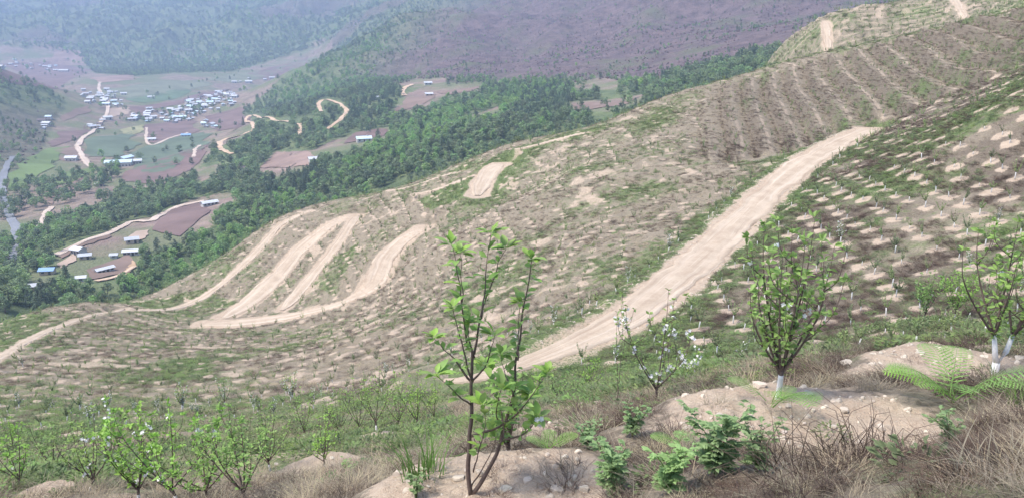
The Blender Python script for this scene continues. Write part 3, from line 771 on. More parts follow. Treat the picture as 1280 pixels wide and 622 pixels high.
def blades(n, rs, h, spread, width, bend=0.5, seg=3):
    """a tuft of n arching blades"""
    V = []; F = []; c = 0
    for i in range(n):
        a = rs.uniform(0, 6.283); r0 = spread * math.sqrt(rs.random()); b = np.array([math.cos(a) * r0, math.sin(a) * r0, -0.02])
        d = a + rs.normal(0, 0.7); hh = h * rs.uniform(0.5, 1.1); bd = bend * rs.uniform(0.3, 1.3) * hh
        sd = np.array([-math.sin(d), math.cos(d), 0]) * width * rs.uniform(0.6, 1.2)
        for k in range(seg + 1):
            t = k / seg; p = b + np.array([math.cos(d) * bd * t * t, math.sin(d) * bd * t * t, hh * (t - 0.25 * bend * t * t)])
            w = sd * (1 - t * 0.92); V += [p - w, p + w]
            if k: F.append((c, c + 1, c + 3, c + 2)); c += 2
        c += 2
    return np.array(V), F

def scatter(name, P, sc, rot, sources, idx, label, cat):
    """one mass of small plants: copies of visible plants set out on points"""
    me = bpy.data.meshes.new(name); n = len(P)
    me.vertices.add(n); me.vertices.foreach_set('co', np.ascontiguousarray(P, dtype=np.float32).ravel())
    a = me.attributes.new('scl', 'FLOAT_VECTOR', 'POINT'); a.data.foreach_set('vector', np.ascontiguousarray(sc, dtype=np.float32).ravel())
    a = me.attributes.new('rot', 'FLOAT_VECTOR', 'POINT'); a.data.foreach_set('vector', np.ascontiguousarray(rot, dtype=np.float32).ravel())
    a = me.attributes.new('pick', 'INT', 'POINT'); a.data.foreach_set('value', np.ascontiguousarray(idx, dtype=np.int32))
    o = bpy.data.objects.new(name, me); COL.objects.link(o); o['kind'] = 'stuff'; o['label'] = label; o['category'] = cat
    g = bpy.data.node_groups.new(name, 'GeometryNodeTree')
    g.interface.new_socket('Geometry', in_out='INPUT', socket_type='NodeSocketGeometry'); g.interface.new_socket('Geometry', in_out='OUTPUT', socket_type='NodeSocketGeometry')
    N = g.nodes; i_ = N.new('NodeGroupInput'); o_ = N.new('NodeGroupOutput')
    ip = N.new('GeometryNodeInstanceOnPoints'); g2i = N.new('GeometryNodeJoinGeometry')
    def at(nm, t):
        q = N.new('GeometryNodeInputNamedAttribute'); q.data_type = t; q.inputs[0].default_value = nm; return q.outputs[0]
    for s in sources[::-1]:
        oi = N.new('GeometryNodeObjectInfo'); oi.transform_space = 'ORIGINAL'; oi.inputs[0].default_value = s; oi.inputs[1].default_value = True
        g.links.new(oi.outputs['Geometry'], g2i.inputs[0])
    e2r = N.new('FunctionNodeEulerToRotation'); g.links.new(at('rot', 'FLOAT_VECTOR'), e2r.inputs[0])
    g.links.new(i_.outputs[0], ip.inputs['Points']); g.links.new(g2i.outputs[0], ip.inputs['Instance'])
    ip.inputs['Pick Instance'].default_value = True
    g.links.new(at('pick', 'INT'), ip.inputs['Instance Index']); g.links.new(e2r.outputs[0], ip.inputs['Rotation']); g.links.new(at('scl', 'FLOAT_VECTOR'), ip.inputs['Scale'])
    g.links.new(ip.outputs[0], o_.inputs[0])
    md = o.modifiers.new('scatter', 'NODES'); md.node_group = g
    return o
# END_PART_4

# ------------------------------------------------------------------ plant materials
M_BARK = simple_mat('bark', (0.13, 0.095, 0.08), 0.3, 30)
M_LIME = simple_mat('lime_wash', (0.66, 0.65, 0.62), 0.2, 22)
M_LEAF = simple_mat('young_leaf', (0.27, 0.42, 0.10), 0.25, 9, 0.5, 0.3, 0.35, 0.35)
M_LEAF2 = simple_mat('grey_green_leaf', (0.25, 0.31, 0.14), 0.25, 4, 0.6, 0.2, 0.5, 0.3)
M_PETAL = simple_mat('white_petal', (0.85, 0.82, 0.80), 0.05, 10, 0.6, 0.2, 0, 0.3)
M_GRASS = simple_mat('green_grass', (0.13, 0.20, 0.055), 0.3, 5, 0.7, 0.2, 0.6, 0.3)
M_WEED = simple_mat('weed_leaf', (0.16, 0.22, 0.085), 0.3, 5, 0.7, 0.2, 0.7, 0.25)
M_DRY = simple_mat('dry_grass', (0.34, 0.29, 0.20), 0.25, 5, 0.9, 0.1, 0.7, 0.2)
M_BRUSH = simple_mat('dry_brush', (0.125, 0.09, 0.072), 0.35, 5, 0.9, 0.1, 0.7)
M_FERN = simple_mat('fern_green', (0.24, 0.42, 0.10), 0.2, 8, 0.6, 0.2, 0.3, 0.35)
M_HERB = simple_mat('mugwort_green', (0.28, 0.41, 0.17), 0.2, 8, 0.7, 0.2, 0.3, 0.3)
M_STONE = simple_mat('pale_stone', (0.50, 0.43, 0.345), 0.2, 14, 0.9, 0.15, 0.4)
M_CROWN = [simple_mat('dark_foliage', (0.21, 0.265, 0.15), 0.3, 0.6, 0.8, 0.1, 0.6, 0.3), simple_mat('mid_foliage', (0.25, 0.335, 0.17), 0.3, 0.6, 0.8, 0.1, 0.6, 0.3), simple_mat('bright_foliage', (0.285, 0.42, 0.165), 0.3, 0.6, 0.8, 0.1, 0.5, 0.35)]
M_PINE = simple_mat('pine_needles', (0.14, 0.19, 0.12), 0.3, 0.8, 0.8, 0.1, 0.5)
M_TRUNK = simple_mat('tree_bark', (0.12, 0.09, 0.07), 0.3, 3)

# ------------------------------------------------------------------ woodland trees
def make_broadleaf(seed, mat, h=9.0):
    rs = np.random.default_rng(seed); t = empty('broadleaf_tree')
    k = MB(); lean = rs.normal(0, 0.3, 2)
    k.tube([(0, 0, -0.6), (lean[0] * .3, lean[1] * .3, h * .25), (lean[0], lean[1], h * .6)], [0.24, 0.18, 0.08], 6)
    cl = []
    n = rs.integers(17, 24)
    for i in range(n):
        a = rs.uniform(0, 6.283); u = rs.uniform(0, 1); zz = h * (0.30 + 0.66 * u)
        rr = h * 0.30 * math.sin(math.pi * (0.18 + 0.74 * u)) * rs.uniform(0.35, 1.12)
        c = np.array([math.cos(a) * rr + lean[0], math.sin(a) * rr + lean[1], zz]); cl.append((c, h * rs.uniform(0.075, 0.14)))
        if i % 2 == 0: k.tube([(lean[0] * .6, lean[1] * .6, zz * rs.uniform(.45, .7)), (c * np.array([.5, .5, .85])), c], [0.07, 0.05, 0.02], 4)
    k.build('trunk', M_TRUNK, t)
    P = []; D = []; Ls = []
    for c, rad in cl:
        m = 26; q = rs.normal(0, 1, (m, 3)); q = unit(q) * rad * rs.uniform(0.55, 1.1, (m, 1)) * np.array([1.15, 1.15, 0.8])
        P.append(c + q); D.append(unit(q) * 0.5 + rs.normal(0, 0.6, (m, 3))); Ls.append(rs.uniform(0.06, 0.115, m) * h)
    P = np.vstack(P); D = np.vstack(D); Ls = np.concatenate(Ls)
    co, F = cards(P, D, Ls, Ls * 0.75, rs)
    make_mesh('crown', co, F, mat, t); return t

def make_pine(seed, h=11.0):
    rs = np.random.default_rng(seed); t = empty('pine_tree')
    k = MB(); k.tube([(0, 0, -0.6), (0.05, 0, h * .5), (0, 0, h * .98)], [0.2, 0.13, 0.02], 6)
    P = []; D = []; Ls = []
    for i in range(int(h * 1.7)):
        z = h * (0.18 + 0.8 * i / (h * 1.7)); ln = (h - z) * rs.uniform(0.24, 0.36) + 0.25
        for j in range(6):
            a = rs.uniform(0, 6.283); d = np.array([math.cos(a), math.sin(a), 0.12])
            m = max(3, int(ln * 5)); tt = rs.uniform(0.2, 1, m)[:, None]
            P.append(np.array([0, 0, z]) + d * ln * tt + rs.normal(0, 0.1, (m, 3)) - np.array([0, 0, 1]) * 0.12 * ln * tt ** 2); D.append(d + rs.normal(0, .5, (m, 3))); Ls.append(rs.uniform(0.5, 0.9, m))
            if j % 3 == 0: k.tube([(0, 0, z), np.array([0, 0, z]) + d * ln * .8], [0.04, 0.015], 3)
    k.build('trunk', M_TRUNK, t)
    P = np.vstack(P); D = np.vstack(D); Ls = np.concatenate(Ls); co, F = cards(P, D, Ls, Ls * .45, rs)
    make_mesh('crown', co, F, M_PINE, t); return t

BROAD = [make_broadleaf(100 + i, M_CROWN[i % 3], 9.0) for i in range(6)]
PINES = [make_pine(200 + i) for i in range(3)]
def make_shrub(seed):
    rs = np.random.default_rng(seed); t = empty('bare_shrub'); n = 260; q = unit(rs.normal(0, 1, (n, 3))) * rs.uniform(.3, 1, (n, 1)) * np.array([2.2, 2.2, 1.5]) + np.array([0, 0, 1.2])
    k = MB()
    for j in range(7): k.tube([(0, 0, -.3), q[j] * .5, q[j]], [.08, .05, .02], 3)
    k.build('stems', M_TRUNK, t); L = rs.uniform(.4, .9, n); co, F = cards(q, q - np.array([0, 0, .3]) + rs.normal(0, .5, (n, 3)), L, L * .5, rs); make_mesh('crown', co, F, M_SHRUB, t); return t
M_SHRUB = simple_mat('leafless_shrub', (0.19, 0.125, 0.12), 0.3, 0.6, 0.9, 0.1, 0.6)
SHRUB = make_shrub(250)

# where woods grow: stands in the photograph, by share of ground covered and by kind
NOTREE = OPENS + [FLOOR]
BRIGHT = [[(330, 122), (365, 98), (480, 42), (500, 60), (440, 95), (390, 125), (350, 132)], [(425, 215), (470, 180), (560, 140), (620, 125), (660, 118), (640, 150), (560, 175), (470, 215)], [(210, 60), (290, 40), (300, 80), (220, 86)], [(690, 95), (730, 70), (740, 90), (700, 100)], [(350, 355), (150, 365), (200, 345), (300, 300), (330, 290)]]
PINEZ = [[(170, 345), (165, 320), (205, 290), (215, 300), (190, 345)], [(330, 260), (330, 225), (420, 205), (430, 230)], [(20, 400), (60, 345), (100, 345), (90, 380)], [(640, 150), (660, 112), (712, 110), (712, 140), (690, 155)], [(900, 90), (920, 60), (960, 45), (950, 75)], [(400, 165), (470, 110), (500, 112), (480, 150)]]
sil_te = None
def in_any(px, py, polys):
    r = np.zeros(np.shape(px), bool)
    for p in polys: r |= inpoly(px, py, p)
    return r
crest_te = np.array([(hill.Z / hill.R)[hill.R[:, 0] > 40, j].max() for j in range(NA)])
run_te = np.maximum.accumulate(hill.Z / hill.R, axis=0)
vr_px = []
for _n, path, _h, _m in VROADS:
    vr_px.append(spline(path, 2.0))
vr_px = np.vstack(vr_px)
def seen(x, y, z, top):
    a = np.arctan2(x, y); r = np.hypot(x, y)
    ct = np.interp(a, hill.az, crest_te)
    return (z + top) / r > ct - 0.004

TP = {'x': [], 'y': [], 'k': [], 's': []}
for r0, r1, spc, size in [(170, 600, 3.6, 0.80), (600, 1200, 5.6, 0.95), (1200, 2400, 7.5, 0.9), (2400, 4600, 12.0, 1.4)]:
    n = int(0.5 * (r1 ** 2 - r0 ** 2) * math.radians(70) / spc ** 2)
    a = np.radians(rng.uniform(-35, 35, n)); r = np.sqrt(rng.uniform(r0 ** 2, r1 ** 2, n)); x = r * np.sin(a); y = r * np.cos(a); z = ground(x, y)
    px, py = project(x, y, z)
    hz = np.where(r < 515, hill.h(x, y), -1e3)
    on_hill = (hz >= z - 0.01)
    te = z / r; ct = np.interp(a, hill.az, crest_te)
    rc = r
    behind = te < np.where(r < 515, bil(run_te, hill.az, hill.lr, a, np.log(np.minimum(r, 515))), ct) - np.where(r < 400, 0.005, 0.006)                                        # past the orchard crest
    cover = np.full(n, 0.85)
    cover = np.where(in_any(px, py, OPENS), 0.03, cover)
    cover = np.where(inpoly(px, py, FLOOR) & ~behind, 0.014, cover)
    cover = np.where(inpoly(px, py, LHILL) & (r > 850) & ~behind, 0.6, cover)
    pur = valley.samp(purple, x, y)
    cover = np.where((r > 700), cover * (1 - 0.25 * pur), cover)
    cl = fbm(x / 60, y / 60, 3, 91)
    cover = cover * smooth(0.34, 0.52, cl + 0.1 * (1 - pur) + np.where(r < 340, 0.2, .05))
    cover = np.where(r < 300, np.where(on_hill & ~behind, 0, cover), cover)
    cover = np.where((r > 180) & (r < 370) & (np.degrees(a) > 18), 0, cover)
    cover = np.where(px > 1230, 0, cover)
    hp = 8.0 * size * FOC / np.hypot(r, z)                            # sight lines to roads and clearings stay open
    for fr in (.45, .85): cover = np.where(in_any(px, py - hp * fr, OPENS) & (r > 330), cover * .25, cover)
    for q in vr_px:
        cover = np.where((np.abs(px - q[0]) < 3.0) & (py > q[1] - 2) & (py - hp * .9 < q[1] + 2) & (r > 330), 0, cover)
    cover = np.where(in_any(px, py, [[(0, 228), (40, 230), (130, 208), (150, 205), (150, 222), (100, 250), (30, 268), (0, 280)]]), 0.5, cover)
    cover = np.where(in_any(px, py, [[(225, 140), (285, 118), (296, 128), (240, 152), (150, 155), (150, 146)]]), 0.16, cover)
    keep = (rng.random(n) < cover) & seen(x, y, z, 9 * size)
    x, y, px, py, r = x[keep], y[keep], px[keep], py[keep], r[keep]
    pn = np.where(in_any(px, py, PINEZ), 0.6, 0.07); isp = rng.random(len(x)) < pn
    br = np.where(in_any(px, py, BRIGHT), 0.85, 0.12); mid = rng.random(len(x)) < 0.5
    patch = fbm(x / 140, y / 140, 3, 97); br = np.clip(br + 1.6 * (patch - .52), 0, 1)
    kind = np.where(isp, 6 + rng.integers(0, 3, len(x)), np.where(rng.random(len(x)) < br, 2, np.where(mid, 1, 0)) + 3 * rng.integers(0, 2, len(x)))
    sh = (rng.random(len(x)) < .78 * valley.samp(purple, x, y)) & (r > 600); kind = np.where(sh, 9, kind)
    TP['x'].append(x); TP['y'].append(y); TP['k'].append(kind); TP['s'].append(size * rng.uniform(0.5, 1.15, len(x)) * np.where(r < 330, np.where(hill.samp(run_te, x, y) - ground(x, y) / r < .03, .36, .62), 1) * np.where(r > 700, 1 - 0.5 * valley.samp(purple, x, y), 1))
tx, ty, tk, tsz = (np.concatenate(TP[k]) for k in 'xyks'); tz = ground(tx, ty) - 0.15
tr = np.hypot(tx, ty)
def in_frame(x, y, z):
    px, py = project(x, y, z); return (px > -10) & (px < 1290) & (py > -10) & (py < 632)
order = np.argsort(tr)
used = set(); nb = npn = 0
protos = BROAD + PINES + [SHRUB]; first = [True] * 10
KL = {0: 'dark green broadleaf tree', 1: 'mid green broadleaf tree', 2: 'bright green broadleaf tree'}
for i in order:
    if nb >= 292 and npn >= 60: break
    if not bool(in_frame(tx[i], ty[i], tz[i] + 4)): continue
    if tk[i] == 9: continue
    p = tk[i] >= 6
    if (p and npn >= 60) or (not p and nb >= 292): continue
    if p: npn += 1
    else: nb += 1
    qx = float(project(tx[i], ty[i], tz[i])[0])
    place = ['in the wood behind the hump on the left', 'in the wood behind the narrow outer slip track', 'in the wood behind the parallel slip tracks', 'in the wood behind the middle of the orchard crest', 'in the wood behind the upper orchard crest', 'in the wood at the foot of the striped hill'][int(np.searchsorted([160, 310, 500, 700, 880], qx))]
    if tr[i] > 330: place = place.replace('wood behind', 'lower wood beyond')
    place = ('tall ' if tsz[i] > (.62 if tr[i] < 330 else .8) else 'low ') + '|' + place
    sz_, place = place.split('|')
    lab = sz_ + ('narrow dark conifer ' if p else KL[int(tk[i]) % 3] + ' ') + place; grp = sz_ + ('conifers ' if p else KL[int(tk[i]) % 3] + 's ') + place
    k = int(tk[i]); used.add(i)
    if first[k]:
        o = protos[k]; first[k] = False; o.location = (tx[i], ty[i], tz[i]); s = tsz[i]; o.scale = (s, s, s); o.rotation_euler = (0, 0, rng.uniform(0, 6.28)); tag(o, lab, 'tree', grp)
    else:
        copy_tree(protos[k], (tx[i], ty[i], tz[i]), rng.uniform(0, 6.28), tsz[i], lab, 'tree', grp)
rest = np.array([i for i in range(len(tx)) if i not in used])
i = int(np.argmin(np.where((tk == 9) & in_frame(tx, ty, tz), tr, 1e9))); SHRUB.location = (tx[i], ty[i], tz[i]); tag(SHRUB, 'nearest leafless mauve shrub at the foot of the purple mountain', 'shrub')
rest = rest[rest != i]
def tree_mass(sel, name, label):
    n = len(sel); s = tsz[sel][:, None] * rng.uniform(0.85, 1.15, (n, 3)); rot = np.column_stack([np.zeros(n), np.zeros(n), rng.uniform(0, 6.28, n)])
    scatter(name, np.column_stack([tx, ty, tz])[sel], s, rot, [[c for c in p.children if c.name.startswith('crown')][0] for p in protos], tk[sel], label, 'forest')
tree_mass(rest[tr[rest] < 1200], 'woodland', 'mixed green woodland covering the slopes below the orchard')
tree_mass(rest[tr[rest] >= 1200], 'mountain_forest', 'hazy blue green forest on the far mountain sides')
# END_PART_5

# ------------------------------------------------------------------ houses and farm buildings
M_WALLW = simple_mat('white_plaster', (0.50, 0.48, 0.45), 0.15, 0.8); M_WALLT = simple_mat('tan_plaster', (0.48, 0.39, 0.31), 0.12, 0.8)
M_ROOFW = simple_mat('pale_sheet_roof', (0.52, 0.535, 0.56), 0.18, 1.0, 0.5, 0.4); M_ROOFG = simple_mat('grey_sheet_roof', (0.42, 0.44, 0.47), 0.12, 1.0, 0.5, 0.3)
M_ROOFB = simple_mat('blue_sheet_roof', (0.22, 0.36, 0.55), 0.1, 1.0, 0.5, 0.3); M_ROOFS = simple_mat('sky_blue_roof', (0.52, 0.66, 0.74), 0.08, 1.0, 0.5, 0.3); M_ROOFR = simple_mat('dark_tile_roof', (0.16, 0.13, 0.13), 0.15, 1.0)
M_OPEN = simple_mat('dark_opening', (0.06, 0.06, 0.07), 0.1, 2.0, 0.3, 0.5)

def box(x0, x1, y0, y1, z0, z1):
    return np.array([(x, y, z) for z in (z0, z1) for y in (y0, y1) for x in (x0, x1)], float), [(0, 2, 3, 1), (4, 5, 7, 6), (0, 1, 5, 4), (2, 6, 7, 3), (0, 4, 6, 2), (1, 3, 7, 5)]

def make_house(L, Wd, H, wall, roof, name='house', pitch=0.42, n_win=3, door=True, chimney=False):
    t = empty(name); a, b = L / 2, Wd / 2; rh = Wd / 2 * pitch
    co = [(-a, -b, -2.5), (a, -b, -2.5), (a, b, -2.5), (-a, b, -2.5), (-a, -b, H), (a, -b, H), (a, b, H), (-a, b, H), (-a, 0, H + rh), (a, 0, H + rh)]
    MB().add(co, [(0, 1, 5, 4), (2, 3, 7, 6), (1, 2, 6, 9, 5), (3, 0, 4, 8, 7)]).build('wall', wall, t, sm=False)
    e = 0.6; th = 0.14; zz = -e * pitch
    rc = []
    for x in (-a - e, a + e):
        rc += [(x, -b - e, H + zz + .05), (x, 0, H + rh + .05), (x, b + e, H + zz + .05), (x, -b - e, H + zz + .05 + th), (x, 0, H + rh + .05 + th), (x, b + e, H + zz + .05 + th)]
    r = MB().add(rc, [(3, 4, 10, 9), (4, 5, 11, 10), (0, 6, 7, 1), (1, 7, 8, 2), (0, 3, 9, 6), (2, 8, 11, 5), (0, 1, 4, 3), (1, 2, 5, 4), (6, 9, 10, 7), (7, 10, 11, 8)]).build('roof', roof, t, sm=False)
    if chimney: MB().add(*box(a * .4, a * .4 + .7, -.35, .35, H + rh * .5, H + rh + 1.0)).build('chimney', wall, r, sm=False)
    for side in (-1, 1):
        for i in range(n_win):
            x = -a + L * (i + 0.5) / n_win
            if door and side < 0 and i == n_win // 2:
                MB().add(*box(x - .55, x + .55, side * b - .06, side * b + .06, 0, 2.1)).build('door', M_OPEN, t, sm=False); continue
            MB().add(*box(x - .6, x + .6, side * b - .05, side * b + .05, 1.0, min(2.2, H - .2))).build('window', M_OPEN, t, sm=False)
    return t

def put(o, px, py, rz, rmin=330, sink=0.3):
    p = vhit(px, py, rmin); o.location = (p[0], p[1], p[2] - sink); o.rotation_euler = (0, 0, rz); return o

# the farm in the clearing and the scattered houses: each one its own building
for px, py, L, Wd, H, wall, roof, rz, nm, lab, nw in [
    (167, 318, 10.5, 4.2, 2.6, M_WALLW, M_ROOFW, 0.25, 'farm_shed', 'long white roofed shed in the middle of the farm clearing', 5),
    (165, 303, 7, 5, 2.6, M_WALLT, M_ROOFG, 0.5, 'farm_house', 'grey roofed hut above the long white shed in the farm clearing', 2),
    (99, 317, 6.5, 5.5, 3.2, M_WALLW, M_ROOFW, -0.4, 'farm_house', 'white roofed farmhouse among trees at the left of the clearing', 3),
    (107, 323, 6, 4, 2.4, M_WALLT, M_ROOFG, 0.35, 'farm_shed', 'small grey shed just below the white roofed farmhouse', 2),
    (131, 340, 9, 3.0, 2.4, M_WALLW, M_ROOFW, 0.95, 'farm_shed', 'narrow slanting white shed in the lower ploughed plot of the farm', 4),
    (143, 322, 3.5, 3, 2.2, M_WALLW, M_ROOFG, 0.2, 'farm_hut', 'tiny pale hut beside the bushes left of the long white shed', 1),
    (60, 342, 6.5, 4.5, 2.6, M_WALLT, M_ROOFB, 0.15, 'farm_house', 'blue roofed house half hidden by trees at the left edge', 2),
    (102, 351, 4, 3, 2.4, M_WALLW, M_ROOFW, 0.3, 'farm_hut', 'small white hut at the wood edge below the farm plots', 1),
    (38, 362, 5, 4, 2.4, M_WALLT, M_ROOFG, 0.3, 'farm_hut', 'brown hut by bare earth left of the farm clearing', 1),
    (262, 257, 11, 5, 2.8, M_WALLW, M_ROOFW, 0.75, 'barn', 'long white barn alone at the upper end of the farm road', 4),
    (455, 177, 13, 8, 3.4, M_WALLW, M_ROOFS, 0.3, 'house', 'pale blue roofed house in the clearing above the woods', 3),
    (305, 213, 8, 6, 3, M_WALLT, M_ROOFR, 0.2, 'house', 'dark roofed house at the edge of the pink earth clearing', 2),
    (317, 217, 6, 4, 2.6, M_WALLW, M_ROOFW, 0.4, 'house', 'little white house beside the dark roofed house', 2),
    (394, 202, 10, 6, 3, M_WALLW, M_ROOFW, 0.4, 'house', 'white house at the right end of the pink earth clearing', 3),
    (149, 208, 26, 10, 5, M_WALLW, M_ROOFS, 0.25, 'school_building', 'large pale blue roofed hall on the valley floor', 8),
    (158, 202, 16, 8, 5, M_WALLW, M_ROOFS, 1.3, 'school_building', 'pale blue wing standing behind the large hall', 5),
    (170, 205, 12, 7, 4, M_WALLW, M_ROOFW, 0.35, 'school_building', 'white roofed block at the right of the pale blue hall', 4),
    (90, 201, 12, 8, 4, M_WALLW, M_ROOFW, 0.1, 'house', 'lone white house by the bend of the valley road', 3),
    (125, 233, 7, 5, 3, M_WALLT, M_ROOFG, 0.2, 'house', 'grey roofed house by the tree line on the near valley floor', 2),
    (190, 152 + 24, 10, 6, 3, M_WALLW, M_ROOFW, 0.3, 'house', 'solitary white house beside the field lane', 2),
    (233, 171, 12, 7, 3, M_WALLW, M_ROOFB, 0.2, 'house', 'blue roofed house at the right end of the field lane', 3),
    (535, 106, 10, 6, 3, M_WALLW, M_ROOFW, 0.3, 'house', 'white house at the top of the brown hillside field', 2),
    (536, 120, 9, 6, 3, M_WALLT, M_ROOFW, 0.3, 'house', 'pale house in the middle of the brown hillside field', 2),
    (470, 124, 7, 5, 3, M_WALLW, M_ROOFW, 0.3, 'house', 'tiny white house alone among the hillside trees', 2),
    (80, 90, 26, 12, 5, M_WALLW, M_ROOFW, 0.1, 'house', 'long white building before the bare earth cutting of the far village', 3),
    (189, 123, 14, 8, 4, M_WALLW, M_ROOFW, 0.3, 'house', 'lone white house in the green strip above the village', 2),
    (340, 99, 14, 9, 5, M_WALLW, M_ROOFW, 0.3, 'house', 'rightmost white house under the wooded spur', 2),
    (311, 104, 18, 10, 5, M_WALLW, M_ROOFW, 0.3, 'house', 'pale long house in mauve fields left of the wooded spur', 2),
]:
    h = make_house(L * .85, Wd * .85, H * .9, wall, roof, nm, n_win=nw, door=nw > 1, chimney=nm == 'house' and nw == 3)
    put(h, px, py, rz); tag(h, lab, 'building', None)

# clustered village houses
HP = []
for wall, roof in ((M_WALLW, M_ROOFW), (M_WALLW, M_ROOFW), (M_WALLT, M_ROOFG), (M_WALLW, M_ROOFS), (M_WALLT, M_ROOFR)):
    HP.append(make_house(7.2, 5.2, 3.0, wall, roof, 'village_house', n_win=2))
hfirst = [True] * 5
RN = ['white roofed', 'white roofed', 'grey roofed', 'pale blue roofed', 'dark roofed']
CL = [  # cluster: outline in the photograph, houses, where
    ([(232, 128), (262, 118), (285, 112), (296, 120), (292, 132), (255, 142), (240, 140)], 64, 'in the dense right hand part of the main village'),
    ([(158, 148), (185, 136), (205, 140), (235, 132), (245, 150), (220, 154), (165, 152)], 40, 'in the left hand part of the main village'),
    ([(104, 112), (130, 112), (155, 118), (155, 132), (138, 134), (120, 130), (104, 130)], 34, 'in the hamlet along the valley road'),
    ([(108, 152), (135, 145), (135, 162), (112, 162)], 7, 'beside the valley road below the hamlet'),
    ([(250, 152), (262, 152), (270, 160), (258, 162)], 7, 'in the small group below the main village'),
    ([(0, 76), (20, 74), (80, 84), (80, 90), (40, 88), (0, 86)], 22, 'in the far village under the left mountain'),
    ([(52, 152), (62, 148), (64, 162), (54, 166)], 6, 'at the foot of the small left hill'),
    ([(290, 102), (330, 96), (336, 102), (300, 110)], 5, 'in the fields near the wooded spur'),
]
hpos = []
for poly, n, where in CL:
    P = np.array(poly); c = 0; tries = 0
    while c < n and tries < 4000:
        tries += 1
        px = rng.uniform(P[:, 0].min(), P[:, 0].max()); py = rng.uniform(P[:, 1].min(), P[:, 1].max())
        if not inpoly(px, py, poly): continue
        p = vhit(px, py)
        if any((p[0] - q[0]) ** 2 + (p[1] - q[1]) ** 2 < 10.5 ** 2 for q in hpos): continue
        hpos.append((p[0], p[1])); c += 1; k = int(rng.choice(5, p=[.34, .26, .14, .14, .12])); s = rng.uniform(0.75, 1.3); sc = (s * rng.uniform(.8, 1.3), s, s)
        lab = RN[k] + ' house ' + where; grp = RN[k] + ' houses ' + where; rz = 0.25 + rng.normal(0, 0.5) + (1.57 if rng.random() < .3 else 0)
        if hfirst[k]:
            o = HP[k]; hfirst[k] = False; o.location = (p[0], p[1], p[2] - .3); o.rotation_euler = (0, 0, rz); o.scale = sc; tag(o, lab, 'house', grp)
        else: copy_tree(HP[k], (p[0], p[1], p[2] - .3), rz, sc, lab, 'house', grp)
# END_PART_6

# ------------------------------------------------------------------ orchard saplings in rows
def make_sapling(seed, h=1.75, bloom=False):
    rs = np.random.default_rng(seed); t = empty('orchard_sapling')
    MB().tube([(0, 0, -.1), (0.01, 0.0, .3), (0.02 + rs.normal(0, .03), rs.normal(0, .03), .62)], [0.05, 0.042, 0.036], 6).build('painted_stem', M_LIME, t)
    k = MB(); P = []; D = []
    for i in range(6):
        a = rs.uniform(0, 6.283); e = rs.uniform(0.15, 0.5); top = rs.uniform(.6, 1) * h
        pts_ = [np.array([0.02, 0, .58]), np.array([math.cos(a) * e * .5, math.sin(a) * e * .5, .58 + (top - .58) * .4]), np.array([math.cos(a) * e, math.sin(a) * e, top])]
        k.tube(pts_, [.013, .008, .003], 4)
        for s_ in np.linspace(.25, 1, 9):
            q = pts_[1] + (pts_[2] - pts_[1]) * (s_ * 2 - 1) if s_ > .5 else pts_[0] + (pts_[1] - pts_[0]) * s_ * 2
            for _ in range(3): P.append(q + rs.normal(0, .03, 3)); D.append(rs.normal(0, 1, 3) + np.array([math.cos(a), math.sin(a), .6]))
    k.build('branches', M_BARK, t)
    co, F = cards(P, D, 0.13, 0.075, rs); f = make_mesh('foliage', co, F, M_LEAF2, t, kind='stuff')
    if bloom:
        sel = rs.permutation(len(P))[:70]; co, F = cards(np.array(P)[sel] + rs.normal(0, .04, (70, 3)), rs.normal(0, 1, (70, 3)), .1, .1, rs); make_mesh('blossom', co, F, M_PETAL, t, kind='stuff')
    return t
SAP = [make_sapling(300 + i, 1.5 + .15 * i, i == 3) for i in range(4)]
sz = hill.h(sx, sy); spx, spy = project(sx, sy, sz)
vis = in_frame(sx, sy, sz)
on_r = inpoly(spx, spy, RSLOPE)
td = hill.samp(track_d, sx, sy); pr = sr - 25 * on_r - 30 * (td < 3.0)
o_ = [i for i in np.argsort(pr) if vis[i]]
M_TWIG = None
spick = np.where(on_r, rng.choice(4, len(sx), p=[.35, .3, .3, .05]), rng.choice(4, len(sx), p=[.25, .25, .25, .25]))
sscale = np.where(on_r, rng.uniform(.5, 1.0, len(sx)), np.where(td < 3, rng.uniform(.75, 1.05, len(sx)), np.where(sr > 232, 1.6, 1) * rng.uniform(.45, .8, len(sx))))
sfirst = [True] * 4; taken = set(o_[:298])
for i in o_[:298]:
    k = int(spick[i])
    if on_r[i]:
        w = 'on the upper part of the right hand slope' if spy[i] < 220 else 'on the middle of the right hand slope' if spy[i] < 330 else 'on the lower part of the right hand slope'
        w += ' near the track' if td[i] < 4 else ''
    else: w = 'along the far verge of the main track' if td[i] < 4 else 'on the slope left of the main track'
    lab = ('blossoming limewashed sapling ' if k == 3 else 'limewashed orchard sapling ') + w; grp = ('blossoming ' if k == 3 else '') + 'orchard saplings ' + w
    rz = rng.uniform(0, 6.28); tl = (rng.normal(0, .07), rng.normal(0, .07)); s = float(sscale[i]); loc = (sx[i], sy[i], sz[i] - .02)
    if sfirst[k]:
        o = SAP[k]; sfirst[k] = False; o.location = loc; o.rotation_euler = (*tl, rz); o.scale = (s, s, s); tag(o, lab, 'sapling', grp)
    else: copy_tree(SAP[k], loc, rz, s, lab, 'sapling', grp, tl)
rest = np.array([i for i in range(len(sx)) if i not in taken]); n = len(rest)
rr = np.column_stack([np.zeros(n), np.zeros(n), rng.uniform(0, 6.28, n)]); ss = np.repeat(sscale[rest][:, None], 3, 1); PP = np.column_stack([sx, sy, sz])[rest]
kid = lambda o, nm: [c for c in o.children if c.name.split('.')[0] == nm][0]
scatter('distant_orchard', PP, ss, rr, [kid(s, 'foliage') for s in SAP], spick[rest], 'small grey green saplings in rows over the far orchard slopes', 'orchard')

